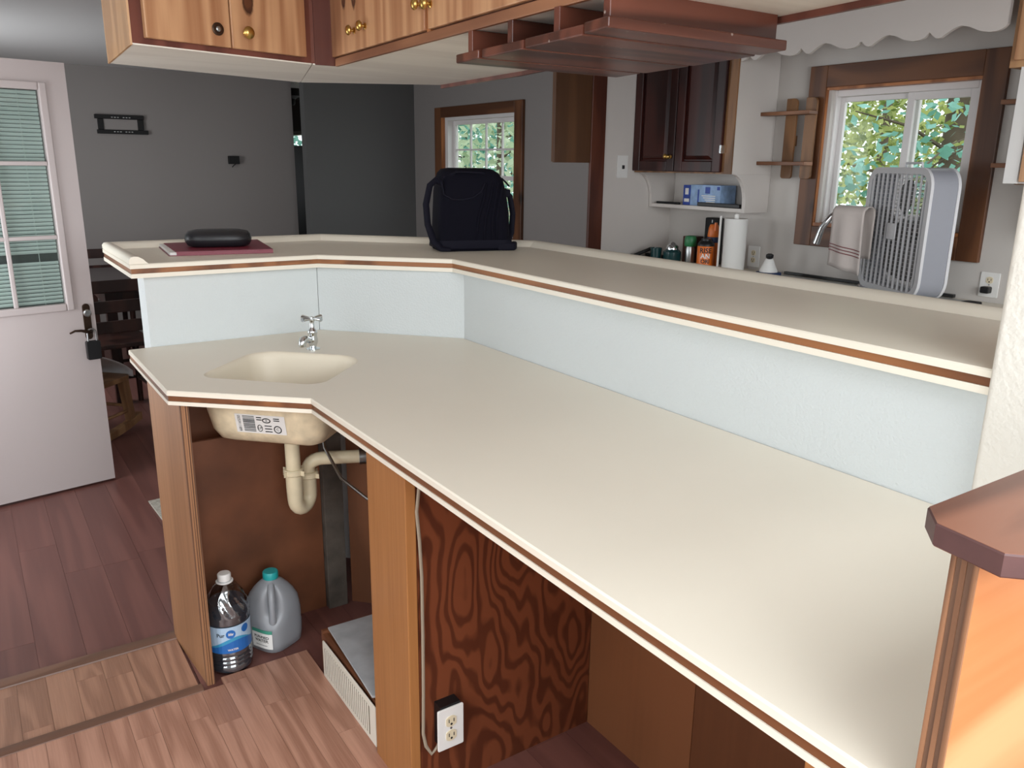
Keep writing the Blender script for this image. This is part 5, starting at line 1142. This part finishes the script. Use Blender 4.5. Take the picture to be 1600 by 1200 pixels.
for x in (-0.17, 0.17):
    for y in (-0.165, 0.15): build('leg', MB().loft([[Vector((x*1.06+dx, y*1.12+dy, 0.045)) for dx, dy in ((-0.02, -0.022), (0.02, -0.022), (0.02, 0.022), (-0.02, 0.022))], [Vector((x+dx, y+dy, 0.2995)) for dx, dy in ((-0.02, -0.026), (0.02, -0.026), (0.02, 0.026), (-0.02, 0.026))]]).xf(RM), M['rocker'], rc, bevel=0.004)
    build('back_post', MB().tube([(x, 0.18, 0.328), (x, 0.30, 0.78)], 0.016, 10).xf(RM), M['rocker'], rc, smooth=60)
    rp_ = [(-0.26+0.66*k/10, 0.012+0.045*((k-5)/5.0)**2) for k in range(11)]
    build('runner', MB().loft([[Vector((x*1.06+dx, y, z+dz)) for dx, dz in ((-0.02, -0.01), (0.02, -0.01), (0.02, 0.032), (-0.02, 0.032))] for y, z in rp_]).xf(RM), M['rocker'], rc, bevel=0.003)
for z in (0.46, 0.60, 0.74): build('back_slat', MB().box(-0.16, 0.16, 0.205+(z-0.328)*0.26, 0.222+(z-0.328)*0.26, z-0.03, z+0.03).xf(RM), M['rocker'], rc)
for y in (-0.17, 0.16): build('stretcher', MB().tube([(-0.17, y, 0.15), (0.17, y, 0.15)], 0.010, 8).xf(RM), M['rocker'], rc, smooth=60)
build('stretcher', MB().tube([(-0.175, -0.17, 0.12), (-0.175, 0.16, 0.12)], 0.010, 8).xf(RM), M['rocker'], rc, smooth=60)
g = []
for j in range(15):
    v = j/14; row = []
    for i in range(13):
        u_ = i/12; x = -0.205+0.41*u_
        if v < 0.15: y, z = -0.210, 0.30+0.032*v/0.15
        elif v < 0.6: y, z = -0.210+0.36*(v-0.15)/0.45, 0.332+0.17*((v-0.15)/0.45)**0.8
        else: y, z = 0.150+0.09*(v-0.6)/0.4, 0.502+0.25*(v-0.6)/0.4
        row.append(Vector((x, y, z+0.010*math.sin(7*u_+4*v)*min(1, v*3)+0.012)))
    g.append(row)
clo = build('white_throw', MB().add([p for r in g for p in r], [(j*13+i, j*13+i+1, (j+1)*13+i+1, (j+1)*13+i) for j in range(14) for i in range(12)]).xf(RM), M['whitecloth'], smooth=80)
tag(clo, 'pale white throw spread over the rocking chair', 'blanket'); sm = clo.modifiers.new('thick', 'SOLIDIFY'); sm.thickness = 0.004
tag(build('floor_mat', MB().prism([(0.541, 3.733), (0.556, 3.42), (1.0, 3.46), (0.98, 3.78)], 0.0005, 0.008), M['rug'], bevel=0.002), 'corner of a pale woven mat on the dark floor behind the end panel', 'mat')

# ------------------------------------------------------------------ trees outside the windows
def tree(label, base, h, rad, cz, n, leafmat, size, seed, lean=(0, 0), tr=0.06):
    rnd = random.Random(seed); x, y, z = base
    t = thing('leafy_tree', label, 'tree', base, 'trees outside the windows')
    build('trunk', MB().tube([(x, y, z), (x+lean[0]*0.5, y+lean[1]*0.5, z+h*0.5), (x+lean[0], y+lean[1], z+h)], [tr*1.3, tr, tr*0.5], 10), M['bark'], t, smooth=60)
    br = MB()
    for k in range(9):
        a = rnd.random()*2*PI; zz_ = z+h*(0.35+0.06*k); L_ = rad*(0.6+0.4*rnd.random())
        br.tube([(x+lean[0]*0.5, y+lean[1]*0.5, zz_), (x+L_*0.5*math.cos(a), y+L_*0.5*math.sin(a), zz_+0.25), (x+L_*math.cos(a), y+L_*math.sin(a), zz_+0.35)], [min(0.022, tr*0.35), min(0.014, tr*0.2), 0.005], 6)
    tag(build('branches', br, M['bark'], t, smooth=60), kind='stuff')
    mb = MB(); cl = [Vector((rnd.gauss(0, 1), rnd.gauss(0, 1), rnd.gauss(0, 1))).normalized()*rad*rnd.random()**0.4 for _ in range(46)]
    for i in range(n):
        c = rnd.choice(cl)+Vector((rnd.gauss(0, 1), rnd.gauss(0, 1), rnd.gauss(0, 1)))*rad*0.16
        c = Vector((x+lean[0]*0.7+c.x, y+lean[1]*0.7+c.y, cz+c.z*1.05))
        if c.z < -0.45: continue
        d = Vector((rnd.gauss(0, 1), rnd.gauss(0, 1), rnd.gauss(-0.3, 0.6))).normalized(); w = d.cross(Vector((rnd.gauss(0, 1), rnd.gauss(0, 1), rnd.gauss(0, 1)))).normalized()
        s = size*(0.6+0.7*rnd.random())
        mb.add([c-d*s*0.5, c+w*s*0.32+d*s*0.02, c+d*s*0.55, c-w*s*0.32+d*s*0.02], [(0, 1, 2), (0, 2, 3)])
    tag(build('foliage', mb, M[leafmat], t), kind='stuff')
tree('teal-leaved sapling close outside the kitchen window', (5.6, 3.35, -0.5), 2.3, 0.75, 1.30, 560, 'leaf_teal', 0.085, 11, tr=0.03)
tree('tree with a visible gray trunk beyond the kitchen window', (7.6, 4.12, -0.5), 6.0, 1.5, 2.2, 3600, 'leaf_green', 0.085, 12, tr=0.13)
tree('bushy green tree further out beyond the kitchen window', (10.8, 6.9, -0.5), 5.5, 2.3, 2.0, 5600, 'leaf_green', 0.105, 13)
tree('distant broad green tree behind the others outside the kitchen window', (14.5, 8.7, -0.5), 6.5, 2.8, 2.6, 5600, 'leaf_green', 0.105, 14)
tree('pale green tree filling the small window', (7.4, 11.4, -0.5), 5.0, 2.0, 1.9, 3600, 'leaf_pale', 0.15, 15)
tree('pale teal tree behind the small window', (10.4, 17.6, -0.5), 6.0, 2.8, 2.4, 4200, 'leaf_teal', 0.2, 16)
tree('distant pale tree beyond the hall window', (9.0, 26.0, -0.5), 7.0, 3.5, 3.4, 3000, 'leaf_teal', 0.3, 17)
